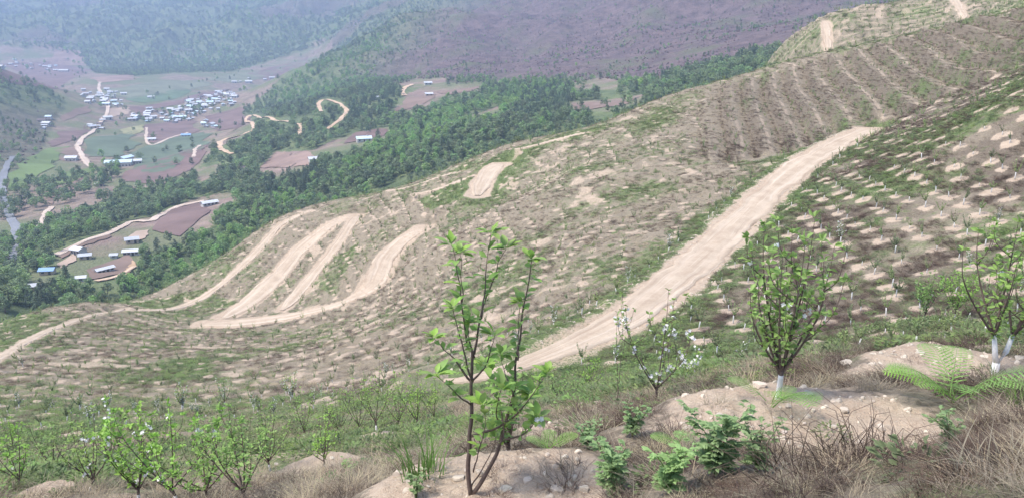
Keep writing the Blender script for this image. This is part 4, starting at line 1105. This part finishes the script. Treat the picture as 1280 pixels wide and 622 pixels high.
# ------------------------------------------------------------------ weeds, dry grass and brush over the hillside
def tuft_obj(name, kind, seed, px, py, s, label, cat):
    rs = np.random.default_rng(seed); p = hill.hit(px, py)
    t = empty(name, p, rs.uniform(0, 6.28), s)
    if kind == 'dry':
        co, F = blades(70, rs, 0.30, 0.24, 0.0045, 1.3, 3); b = make_mesh('blades', co, F, M_DRY, t)
    elif kind == 'grass':
        co, F = blades(70, rs, 0.42, 0.16, 0.007, 0.8, 3); b = make_mesh('blades', co, F, M_GRASS, t)
    elif kind == 'weed':
        n = 90; a = rs.uniform(0, 6.283, n); r = .3 * np.sqrt(rs.random(n)); z = rs.uniform(.02, .28, n) * (1 - r / .5)
        P = np.column_stack([np.cos(a) * r, np.sin(a) * r, z]); D = np.column_stack([np.cos(a), np.sin(a), rs.uniform(-.1, .9, n)]); co, F = leaves(P, D, rs.uniform(.06, .13, n), rs.uniform(.025, .05, n), rs); b = make_mesh('leaf_mass', co, F, M_WEED, t, kind='stuff')
    else:
        k = MB()
        for i in range(70):
            a = rs.uniform(0, 6.283); r0 = .28 * math.sqrt(rs.random()); e = rs.uniform(.1, .55); top = rs.uniform(.05, .27); q = np.array([math.cos(a) * r0, math.sin(a) * r0, -.02])
            d = a + rs.normal(0, 1.2); m1 = q + np.array([math.cos(d) * e * .4, math.sin(d) * e * .4, top]); m2 = m1 + np.array([math.cos(d) * e * .6, math.sin(d) * e * .6, rs.normal(0, .1)])
            k.tube([q, m1, m2], [.004, .003, .0015], 3)
        b = k.build('twigs', M_BRUSH, t)
    tag(t, label, cat); return t, b
T_DRY = [tuft_obj('dry_grass_tuft', 'dry', 401, 700, 600, 1.0, 'dry straw grass tuft right of the front sapling base', 'grass'), tuft_obj('dry_grass_tuft', 'dry', 402, 1255, 590, 1.0, 'dry straw grass tuft in the lower right corner', 'grass'), tuft_obj('dry_grass_tuft', 'dry', 403, 860, 610, 1.0, 'dry straw grass tuft at the bottom edge below the herbs', 'grass')]
T_GR = [tuft_obj('grass_clump', 'grass', 411, 528, 592, 1.25, 'green grass clump left of the front sapling', 'grass'), tuft_obj('grass_clump', 'grass', 412, 1252, 492, 1.0, 'green grass clump at the foot of the forked tree on the right', 'grass'), tuft_obj('grass_clump', 'grass', 413, 1275, 510, 0.7, 'small green grass clump at the right edge', 'grass')]
T_WD = [tuft_obj('weed', 'weed', 421, 1040, 545, 0.5, 'low dark green weed below the pale soil mound', 'weed'), tuft_obj('weed', 'weed', 422, 730, 545, 1.0, 'bright green weed between the front sapling and the herbs', 'weed'), tuft_obj('weed', 'weed', 423, 795, 510, 1.0, 'green weed left of the white blossoming tree', 'weed')]
T_BR = [tuft_obj('dry_brush_clump', 'brush', 431, 1080, 575, 1.0, 'purple brown dry brush clump below the fern', 'brush'), tuft_obj('dry_brush_clump', 'brush', 432, 1000, 600, 1.0, 'purple brown dry brush clump at the bottom right of centre', 'brush'), tuft_obj('dry_brush_clump', 'brush', 433, 740, 540, 1.0, 'tangled dry brush clump right of the front sapling', 'brush')]

def pts_in(r0, r1, dens):
    n = int(0.5 * (r1 ** 2 - r0 ** 2) * math.radians(88 if r0 < 10 else 80) * dens)
    a = np.radians(rng.uniform(-1, 1, n) * (44 if r0 < 10 else 40)); r = np.sqrt(rng.uniform(r0 ** 2, r1 ** 2, n)); x = r * np.sin(a); y = r * np.cos(a); return x, y, r
def cover(name, srcs, bands, weight, label, cat, smin=.7, smax=1.3, flat=False):
    PX = []; SC = []
    for r0, r1, dens, size in bands:
        x, y, r = pts_in(r0, r1, dens)
        s = hill.samp(soil, x, y); g = hill.samp(green, x, y); t = hill.samp(track_d, x, y); z = hill.h(x, y); px, py = project(x, y, z)
        w = open_ground(x, y, r) * weight(x, y, r, s, g, px, py) * (t > -.1) * (z / r > hill.samp(run_te, x, y) - np.where(r > 120, .02, 9))
        k = rng.random(len(x)) < w
        PX.append(np.column_stack([x, y, z - .02])[k]); SC.append(size * rng.uniform(smin, smax, k.sum()))
    P = np.vstack(PX); q = np.concatenate(SC); n = len(P)
    sc = q[:, None] * np.column_stack([rng.uniform(.8, 1.25, n), rng.uniform(.8, 1.25, n), rng.uniform(.7, 1.2, n) * np.where(np.hypot(P[:, 0], P[:, 1]) > 45, .5, .75 if flat else 1)])
    rot = np.column_stack([rng.normal(0, .12, n), rng.normal(0, .12, n), rng.uniform(0, 6.28, n)])
    return scatter(name, P, sc, rot, [b for t, b in srcs], rng.integers(0, len(srcs), n), label, cat)
nz = lambda x, y, s, sd: fbm(x / s, y / s, 3, sd)
CLEAR = np.array([hill.hit(*q)[:2] for q in [(1192, 502), (1150, 490), (1215, 520), (962, 508), (975, 545), (893, 592), (765, 616), (835, 616), (945, 590), (790, 545), (1185, 530), (900, 560)]])
def open_ground(x, y, r):
    d = np.sqrt(((x[:, None] - CLEAR[None, :, 0]) ** 2 + (y[:, None] - CLEAR[None, :, 1]) ** 2).min(1)); return np.where(r < 15, smooth(.18, .42, d), 1)
BIG_BARE = lambda s: 1 - smooth(.15, .4, s)
cover('dry_grass', T_DRY, [(3, 7, 20, .55), (7, 14, 16, .75), (14, 40, 7, .9), (40, 110, 4.5, .95), (110, 232, 3.0, 1.1)],
      lambda x, y, r, s, g, px, py: (.04 + .96 * BIG_BARE(s)) * (1 - .6 * g) * np.where(inpoly(px, py, RSLOPE), .45, 1) * (1 - .8 * hill.samp(bank, x, y)) * np.where(r < 14, .8, 1), 'pale dry grass covering the hillside between the bare patches', 'dry grass', flat=True)
cover('green_weeds', T_WD, [(4.6, 14, 12, .6), (14, 45, 8, 1.0), (45, 120, 5.5, 1.1), (120, 232, 3.2, 1.2), (232, 330, 1.5, 1.7)],
      lambda x, y, r, s, g, px, py: (.05 + .95 * BIG_BARE(s)) * (1 - .8 * hill.samp(tmask, x, y) * (1 - hill.samp(bank, x, y))) * np.where(r > 232, 1 - 1.6 * hill.samp(row_gap, x, y), smooth(.25, .85, g + .9 * (nz(x, y, np.where(r < 14, 1.2, 4), 71) - .5))), 'low green weeds spread over the slopes', 'weeds')
cover('green_grass', T_GR, [(3, 14, 5, .45), (14, 45, 5, .8), (45, 120, 1.0, 1.3)],
      lambda x, y, r, s, g, px, py: BIG_BARE(s) * smooth(.4, .95, g + .9 * (nz(x, y, np.where(r < 14, 1.5, 5), 73) - .5)), 'green grass along the verges and slopes', 'grass')
cover('dry_brush', T_BR, [(3, 7, 34, .42), (7, 14, 20, .55), (14, 45, 4, .9), (45, 130, 6.0, 1.0), (130, 232, 2.6, 1.0), (232, 330, 1.0, 1.4)],
      lambda x, y, r, s, g, px, py: np.where(r < 14, (.03 + .97 * BIG_BARE(s)) * np.where(px > 640, .85, .45), np.where(inpoly(px, py, RSLOPE), 1.0, .36) * BIG_BARE(s) * np.maximum(smooth(.3, .6, nz(x, y, 3.5, 75)), 7.0 * hill.samp(bank, x, y))) * (1 - .5 * smooth(.5, 1, g)), 'tangled purple brown dead brush among the orchard rows', 'brush', flat=True)
# END_PART_7

# ------------------------------------------------------------------ the young fruit trees close by
def leaf_mesh(rs, L=0.085, Wd=0.042):
    """one veined, folded, slightly cupped leaf with its stalk, 24 triangles or so"""
    us = [0, .12, .35, .6, .82, 1.0]; ws = [.02, .55, 1.0, .92, .55, .02]
    V = []; F = []
    cur = rs.uniform(.1, .3)
    for u, w in zip(us, ws):
        z = -cur * L * u * u; hw = Wd * .5 * w
        V += [(u * L + L * .22, hw, z + hw * .35), (u * L + L * .22, 0, z), (u * L + L * .22, -hw, z + hw * .35)]
    for i in range(5):
        b = i * 3; F += [(b, b + 1, b + 4, b + 3), (b + 1, b + 2, b + 5, b + 4)]
    n = len(V); V += [(0, .0015, 0), (0, -.0015, 0), (L * .24, -.0015, 0.0), (L * .24, .0015, 0.0)]; F.append((n, n + 1, n + 2, n + 3))
    return V, F

def flower(k, c, d, rs, R=0.022):
    """five rounded petals round a small eye"""
    d = unit(d); u = unit(np.cross(d, rs.normal(0, 1, 3))); v = np.cross(d, u)
    for j in range(5):
        a = j * 1.2566; e = u * math.cos(a) + v * math.sin(a); s_ = np.cross(d, e)
        k.add([c, c + e * R * .6 + s_ * R * .45 + d * R * .2, c + e * R * 1.15 + s_ * R * .3 + d * R * .35, c + e * R * 1.15 - s_ * R * .3 + d * R * .35, c + e * R * .6 - s_ * R * .45 + d * R * .2], [(0, 1, 2, 3, 4)])

# the sapling in front: its stems as the photograph shows them, spread in depth
rs = np.random.default_rng(900)
FP = hill.hit(590, 617); FD = math.hypot(FP[0], FP[1]); FK = math.hypot(FD, FP[2]) / FOC / 1.0
CT = [  # pixels along each stem, radius at its root (m), depth lean (m)
    ([(587, 622), (585, 590), (587, 555), (589, 520), (590, 480), (592, 455), (593, 432)], .021, .0),
    ([(593, 436), (603, 390), (612, 360), (622, 330), (629, 314)], .012, .10), ([(603, 392), (607, 350), (612, 310), (613, 294)], .008, .05),
    ([(593, 440), (588, 412), (587, 396)], .009, -.05), ([(591, 470), (580, 415), (574, 382), (573, 372)], .010, -.14), ([(585, 425), (582, 385), (580, 350), (574, 315), (571, 303)], .009, -.05), ([(582, 372), (581, 340), (580, 318)], .006, .08),
    ([(590, 472), (575, 450), (560, 435), (548, 421)], .011, .12), ([(589, 500), (575, 485), (560, 466), (552, 455)], .008, -.16), ([(592, 468), (605, 450), (612, 430), (618, 408)], .010, -.1),
    ([(590, 620), (600, 606), (615, 580), (622, 565), (627, 542), (635, 510), (640, 480), (642, 455), (646, 420), (649, 395), (655, 360), (660, 328)], .019, .16),
    ([(643, 445), (645, 405), (646, 384)], .008, .22), ([(589, 540), (605, 533), (622, 524), (640, 505), (655, 480), (668, 455), (674, 446)], .012, -.22), ([(628, 545), (645, 540), (662, 523), (668, 514)], .008, -.1),
    ([(588, 612), (600, 592), (612, 572), (618, 556)], .008, .18), ([(590, 588), (600, 545), (606, 508), (603, 488)], .008, -.18), ([(620, 560), (628, 540), (618, 500), (612, 480), (606, 470)], .008, .3), ([(640, 490), (630, 470), (624, 450)], .007, .35), ([(636, 512), (650, 500), (660, 492)], .006, .3), ([(622, 525), (618, 505), (622, 478), (624, 466)], .007, -.25),
]
front = empty('fruit_sapling', FP)
def c3(px, py, dep): return np.array([(px - 589) * FK, dep, (620 - py) * FK * 0.98])
bk = MB(); LP = []; LD = []; TIP = []
for P2, r0, lean in CT:
    P3 = np.array([c3(x, y, 0) for x, y in P2]); n = len(P3); tt = np.linspace(0, 1, n); hh = P3[:, 2]
    P3[:, 1] = lean * smooth(0, .7, (hh - (0 if r0 > .018 else hh[0] - .12))) * (1 if r0 > .018 else 1)
    L = spline(P3, .045); m = len(L); t = np.linspace(0, 1, m)
    L += (np.column_stack([vnoise(t * 9 + lean * 50, t * 0, 3), vnoise(t * 9 + 7 + lean * 50, t * 0, 4), t * 0 + .5]) - .5) * .018
    if r0 > .02: trunk_part = MB().tube(L, r0 * (1 - .45 * t), 8).build('trunk', M_BARK, front)
    else: bk.tube(L, np.maximum(r0 * (1 - .8 * t), .0028), 6)
    for i in range(1, m):
        if (L[i, 2] > .42) and r0 < .02 and t[i] > .15:
            LP.append(L[i]); LD.append(np.array([*rs.normal(0, 1, 2), rs.uniform(.1, .9)]))
            if rs.random() < (.9 if L[i, 2] < 1.15 else .35): LP.append(L[i]); LD.append(np.array([*rs.normal(0, 1, 2), rs.uniform(0, .9)]))
    if r0 < .02:
        for _ in range(10): LP.append(L[-1]); LD.append(np.array([*rs.normal(0, 1, 2), rs.uniform(.1, 1.2)])); TIP.append(len(LP) - 1)
bk.build('branches', M_BARK, front)
lm = []
for k in range(4):
    V, F = leaf_mesh(rs, .115, .058); me = bpy.data.meshes.new('leaf'); me.from_pydata(V, [], F); me.materials.append(M_LEAF)
    me.polygons.foreach_set('use_smooth', [True] * len(me.polygons)); lm.append(me)
rest_ = [i for i in rs.permutation(len(LP)) if i not in set(TIP)]
ids = (TIP + rest_)[:296]
if len(LP) > 296:
    q_ = (TIP + rest_)[296:]; co, F = leaves(np.array(LP)[q_], np.array(LD)[q_], .085, .045, rs); make_mesh('small_leaves', co, F, M_LEAF, front, kind='stuff')
print('front leaves', len(LP))
for i in ids:
    d = Vector(LD[i]).normalized(); q = d.to_track_quat('X', 'Z')
    o = bpy.data.objects.new('leaf', lm[i % 4]); COL.objects.link(o); o.parent = front; o.location = LP[i]
    s = rs.uniform(.6, 1.15) * (1.1 if LP[i][2] < 1.2 else 1); o.scale = (s, s, s); o.rotation_mode = 'QUATERNION'; o.rotation_quaternion = q
fk = MB()
for dx, dz in ((0, 0), (.02, .025), (-.02, .02), (.005, -.025)): flower(fk, c3(668, 513, -.12) + np.array([dx, 0, dz]), np.array([rs.normal(0, .4), -1, .4]), rs, .02)
fk.build('blossom', M_PETAL, front, kind='stuff')
tag(front, 'tall two stemmed young fruit tree with bright leaves in the centre foreground', 'tree')

def fruit_tree(px, py, h, seed, label, nb=7, spread=.45, lime=.35, leaf=.075, dens=1.0, blossom=0, fork=False, lean=0.0, rmin=1.6, trunk_r=.03, sub=2, name='fruit_tree'):
    rs = np.random.default_rng(seed); p = hill.hit(px, py, rmin=rmin); t = empty(name, (p[0], p[1], p[2] - .03)); th = h * .18
    P = []; D = []; k = MB()
    roots = []
    if fork:
        a = MB(); a.tube([(0, 0, -.1), (.0, 0, th * .5)], [trunk_r * 1.5, trunk_r * 1.35], 8)
        for s_, e in ((-1, .07), (1, .17)): a.tube([(0, 0, th * .42), (s_ * e * .6, 0, th * .9), (s_ * e, 0.03, th * 1.5)], [trunk_r * 1.1, trunk_r, trunk_r * .8], 7); roots.append((np.array([s_ * e, .03, th * 1.45]), s_))
        a.build('painted_trunk', M_LIME, t)
    else:
        top = np.array([lean * th, rs.normal(0, .03), th])
        lz = lime * th / h * 3 if lime else 0
        tp = spline([(0, 0, -.1), top * .45 + rs.normal(0, .008, 3), top], .05); u = np.linspace(0, 1, len(tp)); R = trunk_r * (1.15 - .3 * u)
        c = max(2, int(len(tp) * min(.95, lime * 2.2))) if lime else 0
        if c: MB().tube(tp[:c + 1], R[:c + 1] * 1.06, 8).build('painted_trunk', M_LIME, t)
        MB().tube(tp[max(c - 1, 0):], R[max(c - 1, 0):], 8).build('trunk', M_BARK, t)
        roots.append((top, 0))
    for i in range(nb):
        root, side = roots[i % len(roots)]; a = i * 2.4 + rs.normal(0, .4)
        e = spread * rs.uniform(.35, 1.0); tz_ = h * rs.uniform(.62, 1.0) if i else h
        if i == 0: e *= .35
        d = np.array([math.cos(a), math.sin(a) * .9, 0]); d[0] += side * .5
        st_ = root * rs.uniform(.75, 1.0) if not fork else root
        q = spline([st_, st_ + d * e * .55 + np.array([0, 0, (tz_ - st_[2]) * .38]), root + d * e * .9 + np.array([0, 0, (tz_ - root[2]) * .7]), root * np.array([1, 1, 0]) + d * e + np.array([0, 0, tz_])], .06)
        u = np.linspace(0, 1, len(q)); k.tube(q, np.maximum(trunk_r * .55 * (1 - .85 * u), .003), 5)
        limbs = [q]
        for _ in range(sub):
            j = rs.integers(len(q) // 4, max(len(q) * 3 // 4, len(q) // 4 + 1)); aa = rs.uniform(0, 6.283); ln = h * rs.uniform(.14, .3)
            s2 = spline([q[j], q[j] + np.array([math.cos(aa) * ln * .45, math.sin(aa) * ln * .45, ln * .4]), q[j] + np.array([math.cos(aa) * ln * .6, math.sin(aa) * ln * .6, ln])], .06)
            k.tube(s2, np.linspace(trunk_r * .25, .0025, len(s2)), 4); limbs.append(s2)
        for q in limbs:
            for j in range(len(q)):
                if q[j][2] < th * 1.1: continue
                for _ in range(rs.poisson(1.5 * dens)): P.append(q[j] + rs.normal(0, .008, 3)); D.append(np.array([*rs.normal(0, 1, 2), rs.uniform(-.1, 1)]))
            for _ in range(int(5 * dens) + 1): P.append(q[-1]); D.append(np.array([*rs.normal(0, 1, 2), rs.uniform(.1, 1.4)]))
    k.build('branches', M_BARK, t)
    n = len(P); co, F = leaves(P, D, leaf * rs.uniform(.6, 1.2, n), leaf * .5 * rs.uniform(.7, 1.15, n), rs); make_mesh('foliage', co, F, M_LEAF, t, kind='stuff')
    if blossom:
        fk = MB(); P = np.array(P)
        for c in rs.permutation(n)[:max(1, blossom // 3)]:
            for _ in range(rs.integers(2, 6)): flower(fk, P[c] + rs.normal(0, .028, 3), rs.normal(0, 1, 3) + np.array([0, -.6, .5]), rs, .023)
        fk.build('blossom', M_PETAL, t, kind='stuff')
    return tag(t, label, 'tree')

fruit_tree(972, 497, 2.05, 501, 'leafy young fruit tree with limewashed foot on the large pale soil mound', 9, .62, .4, .1, .68, 14, sub=4)
fruit_tree(1243, 466, 2.05, 502, 'young fruit tree with forked limewashed trunk at the right edge', 8, .5, 0, .1, .68, 3, fork=True, trunk_r=.034, sub=3)
fruit_tree(820, 508, 1.9, 503, 'white blossoming young fruit tree right of the track', 6, .6, 0, .08, .7, 110, trunk_r=.022, rmin=10.2)
fruit_tree(772, 505, 1.75, 504, 'thin single shoot tree left of the white blossoming tree', 2, .12, 0, .07, .35, 0, trunk_r=.012, sub=1, rmin=10.2)
fruit_tree(862, 478, .8, 505, 'low blossoming bush right of the white blossoming tree', 6, .45, 0, .06, .7, 60, trunk_r=.014)
fruit_tree(1155, 402, 2.7, 506, 'left one of the two small trees beyond the brow', 8, .9, .3, .13, .9, 20, rmin=18, trunk_r=.03)
fruit_tree(1193, 398, 2.6, 507, 'right one of the two small trees beyond the brow', 8, .9, .3, .13, .9, 10, rmin=18, trunk_r=.03)
for i, (px, py, h, lab, bl, den, spr) in enumerate([
    (27, 610, 1.29, 'limewashed fruit tree in the lower left corner', 8, 1.1, .7), (66, 590, 1.29, 'second fruit tree from the lower left corner', 0, 1.0, .6), (112, 612, 1.26, 'fruit tree with straight limewashed stem in the lower left', 20, 1.0, .7),
    (176, 628, 1.48, 'white flowered bushy fruit tree in the lower left foreground', 60, 1.25, .85), (222, 632, 1.55, 'broad bright green fruit tree at the bottom left', 12, 1.3, .9), (262, 626, 1.48, 'fruit tree with many dark shoots left of the bare mound', 0, 1.2, .8), (310, 628, 1.44, 'open branched fruit tree beside the bare mound at the bottom', 0, 1.0, .7),
    (338, 588, 1.48, 'leaning limewashed fruit tree behind the bare mound', 0, 1.1, .7), (140, 572, 1.63, 'fruit tree behind the white flowered tree on the left', 16, 1.1, .8), (96, 560, 1.55, 'small fruit tree in the second row on the left', 0, 1.0, .8), (20, 565, 1.63, 'fruit tree at the left edge of the second row', 0, 1.0, .8), (200, 566, 1.63, 'fruit tree in the middle of the second row on the left', 0, 1.0, .8), (270, 560, 1.63, 'fruit tree at the right of the second row', 0, 1.0, .8),
    (406, 584, 1.35, 'slender fruit tree with pale stem by the bare mound', 0, .9, .5), (378, 548, 1.26, 'leftmost slim tree of the row above the bare mound', 0, 1.0, .7), (425, 545, 1.44, 'second slim tree of the row above the bare mound', 0, 1.0, .7), (447, 542, 1.35, 'third slim tree of the row above the bare mound', 0, 1.0, .7), (470, 540, 1.44, 'fourth slim tree of the row above the bare mound', 0, 1.0, .7), (498, 536, 1.26, 'fifth slim tree of the row above the bare mound', 0, .9, .6), (521, 536, 1.35, 'dark stemmed slim tree just left of the front sapling', 0, 1.0, .7), (545, 528, 1.26, 'low slim tree behind the left shoots of the front sapling', 0, 1.0, .7),
    (636, 562, 0.90, 'small limewashed tree seen through the front sapling', 0, .8, .4), (700, 508, 1.08, 'low bushy tree right of the front sapling', 0, 1.0, .7), (735, 488, 1.17, 'low bushy tree by the near verge of the track', 0, 1.0, .7), (665, 500, 1.17, 'low green bush behind the flower of the front sapling', 0, 1.0, .7)]):
    fruit_tree(px, py, h * (1.45 if 14 <= i <= 20 else 1) * rng.uniform(.85, 1.12), 520 + i, lab, 5 + i % 4, spr * rng.uniform(.8, 1.2), .3, .085 if i < 13 else .075, den * rng.uniform(.55, .95), bl, lean=rng.normal(0, .2), trunk_r=.024, rmin=5)
for i, (px, py, lab) in enumerate([(228, 512, 'left one of three blossoming saplings by the lower bend of the track'), (281, 507, 'middle one of three blossoming saplings by the lower bend of the track'), (366, 498, 'right one of three blossoming saplings by the lower bend of the track')]):
    fruit_tree(px, py, 2.3, 560 + i, lab, 8, .9, .5, .10, .6, 160, rmin=40, trunk_r=.05)

# ------------------------------------------------------------------ ferns, herbs, stones
def frond(parent, base, az, L, rise, rs, mat, n=20):
    """a fern leaf: arching rib with paired toothed leaflets"""
    d = np.array([math.cos(az), math.sin(az), 0]); up = np.array([0, 0, 1.0]); k = MB(); R = []
    for i in range(n + 1):
        t = i / n; R.append(np.asarray(base) + d * L * t * (1 - .15 * t) + up * L * (rise * t - .62 * rise * t * t))
    R = np.array(R); k.tube(R, np.linspace(.005, .0015, n + 1), 4)
    T = unit(np.gradient(R, axis=0)); Sd = unit(np.cross(T, up)); Nn = np.cross(Sd, T)
    for i in range(3, n):
        t = i / n; w = L * .26 * math.sin(math.pi * min(1, (t * .86 + .13))) ** .8 + .01
        for s_ in (-1, 1):
            o = Sd[i] * s_; b = R[i]; e = unit(o + T[i] * .45 - Nn[i] * .12)
            q = T[i] * L / n * .55
            V = [b, b + e * w * .3 + q * .5, b + e * w * .35 + q * .18, b + e * w * .62 + q * .42, b + e * w * .66 + q * .12, b + e * w * .86 + q * .28, b + e * w, b + e * w * .86 - q * .28, b + e * w * .66 - q * .12, b + e * w * .62 - q * .42, b + e * w * .35 - q * .18, b + e * w * .3 - q * .5]
            k.add(V, [tuple(range(12))])
    return k.build('frond', mat, parent, sm=False)
def fern(px, py, specs, seed, label):
    rs = np.random.default_rng(seed); p = hill.hit(px, py); t = empty('fern', p)
    for az, L, rise in specs: frond(t, rs.normal(0, .03, 3), math.radians(az), L, rise, rs, M_FERN)
    return tag(t, label, 'fern')
fern(1192, 502, [(172, .9, .8), (150, .8, 1.0), (95, .8, 1.3), (60, .7, 1.3), (-35, 1.0, 1.3), (-60, .85, 1.4), (-15, .7, 1.2), (205, .75, 1.2), (-110, .7, 1.4), (185, .9, 1.1)], 601, 'bright green fern on the pale soil mound at the right')
fern(962, 508, [(-80, .9, 1.25), (-62, .7, 1.3), (-100, .6, 1.3), (150, .5, .9), (30, .4, 1.0)], 602, 'drooping fern frond hanging before the limewashed tree foot')
fern(690, 560, [(20, .35, .8), (160, .3, .8), (80, .3, .9)], 603, 'small fern among the dry brush right of the front sapling')
fern(868, 566, [(170, .4, .9), (140, .35, 1.0), (30, .3, .9)], 604, 'small fern beside the mugwort below the pale soil mound')

def herb(px, py, h, seed, label, ns=6, mat=None):
    """mugwort like herb: upright stems with deeply cut leaves"""
    rs = np.random.default_rng(seed); p = hill.hit(px, py); t = empty('leafy_herb', p); k = MB(); P = []; D = []; L = []
    for i in range(ns):
        a = rs.uniform(0, 6.283); e = rs.uniform(.05, .42) * h; q = spline([(0, 0, -.03), (math.cos(a) * e * .4, math.sin(a) * e * .4, h * .5), (math.cos(a) * e * 1.3, math.sin(a) * e * 1.3, h * rs.uniform(.7, 1.05))], .04); k.tube(q, np.linspace(.006, .002, len(q)), 4)
        for j in range(2, len(q)):
            for _ in range(2):
                b = rs.uniform(0, 6.283); el = rs.uniform(.0, .7); d = np.array([math.cos(b), math.sin(b), el]); ll = h * rs.uniform(.2, .34) * (1.1 - .5 * j / len(q))
                sd = np.array([-math.sin(b), math.cos(b), 0])
                P.append(q[j]); D.append(d); L.append(ll)
                for f_ in (.35, .55, .75):                          # lobes either side of the rib
                    for s_ in (-1, 1): P.append(q[j] + unit(d) * ll * f_ * .8); D.append(unit(d) + sd * s_ * 1.1); L.append(ll * .5 * (1.1 - f_ * .5))
    k.build('stems', M_GRASS, t); L = np.array(L); co, F = leaves(P, D, L, L * .36, rs, .12, .2); make_mesh('foliage', co, F, mat or M_HERB, t, kind='stuff')
    return tag(t, label, 'herb')
for i, (px, py, h, lab) in enumerate([(893, 592, .55, 'tall pale green herb in front of the large soil mound'), (765, 616, .5, 'pale green herb at the bottom right of the front sapling'), (835, 616, .42, 'pale green herb between its two taller neighbours at the bottom'), (945, 590, .38, 'herb at the right below the large soil mound'), (790, 545, .35, 'leafy green herb below the white blossoming tree'), (735, 560, .3, 'low leafy herb in the brush right of the front sapling'), (1185, 560, .32, 'tufted green herb under the bright fern'), (520, 622, .25, 'small green herb left of the front sapling foot'), (437, 596, .3, 'green herb on the right flank of the left bare mound')]):
    herb(px, py, h, 620 + i, lab, 6)

def stone(p, s, seed):
    rs = np.random.default_rng(seed); bm = bmesh.new(); bmesh.ops.create_icosphere(bm, subdivisions=2, radius=1)
    q = rs.uniform(0, 50, 2)
    for v in bm.verts:
        c = np.array(v.co); n = .7 + .6 * float(vnoise(c[0] * 1.3 + q[0], c[1] * 1.3 + c[2] * 2.1 + q[1], 5)); v.co = Vector(c * n)
        v.co.x = max(-.85, min(.8, v.co.x)); v.co.z = max(-.6, min(.55, v.co.z))
    me = bpy.data.meshes.new('stone'); bm.to_mesh(me); bm.free(); me.materials.append(M_STONE); o = bpy.data.objects.new('stone', me); COL.objects.link(o)
    o.location = (p[0], p[1], p[2] + s * .1); o.scale = (s * rs.uniform(.9, 1.5), s, s * rs.uniform(.6, .9)); o.rotation_euler = (rs.normal(0, .2), rs.normal(0, .2), rs.uniform(0, 6.28)); return o
for i, (px, py, s, lab) in enumerate([(949, 481, .075, 'pale rounded stone left of the limewashed tree foot'), (1059, 455, .085, 'light grey stone at the back of the large soil mound'), (1010, 492, .05, 'small flat stone behind the limewashed tree foot'), (1055, 512, .045, 'white pebble at the right rim of the large soil mound'), (573, 598, .05, 'white stone left of the front sapling foot'), (632, 612, .05, 'pale stone right of the front sapling foot'), (660, 600, .04, 'small pale stone on the front soil mound'), (697, 612, .055, 'white stone on the right end of the front soil mound'), (600, 590, .04, 'small stone behind the front sapling foot'), (1150, 441, .06, 'flat stone on the back of the right hand mound'), (1230, 446, .05, 'pale stone beside the forked trunk'), (1040, 533, .035, 'pebble on the front slope of the large mound'), (900, 520, .045, 'stone on the left rim of the large mound'), (415, 572, .05, 'stone on top of the left bare mound'), (345, 580, .05, 'stone at the left end of the left bare mound'), (1275, 448, .07, 'stone at the right edge behind the grass'), (860, 535, .05, 'white stone in the brush left of the large mound')]):
    tag(stone(hill.hit(px, py), s, 700 + i), lab, 'stone')
def pebbles():
    src = [stone(hill.hit(980, 540), .03, 801), stone(hill.hit(590, 604), .03, 802)]
    tag(src[0], 'tiny pebble in the middle of the large soil mound', 'pebble'); tag(src[1], 'tiny pebble at the front sapling foot', 'pebble')
    x, y, r = pts_in(3, 16, 110); s = hill.samp(soil, x, y); k = (s > .6) & (rng.random(len(x)) < .6); P = np.column_stack([x, y, hill.h(x, y)])[k]; n = len(P); q = .005 + .045 * rng.random(n) ** 6
    scatter('gravel', P, np.repeat(q[:, None], 3, 1), rng.uniform(0, 6.28, (n, 3)), src, rng.integers(0, 2, n), 'loose gravel on the bare soil mounds', 'gravel')
    L, half = lines[0]; n = 2500; j = rng.integers(0, len(L), n); t = np.gradient(L[:, :2], axis=0); t /= np.linalg.norm(t, axis=1)[:, None]
    off = np.sign(rng.normal(0, 1, n)) * (half + rng.normal(.2, .5, n)); P = np.column_stack([L[j, 0] - t[j, 1] * off, L[j, 1] + t[j, 0] * off]); q = .03 + .09 * rng.random(n) ** 4
    scatter('track_rubble', np.column_stack([P, hill.h(P[:, 0], P[:, 1])]), np.repeat(q[:, None], 3, 1), rng.uniform(0, 6.28, (n, 3)), src, rng.integers(0, 2, n), 'pale rubble along both edges of the main track', 'rubble')
pebbles()
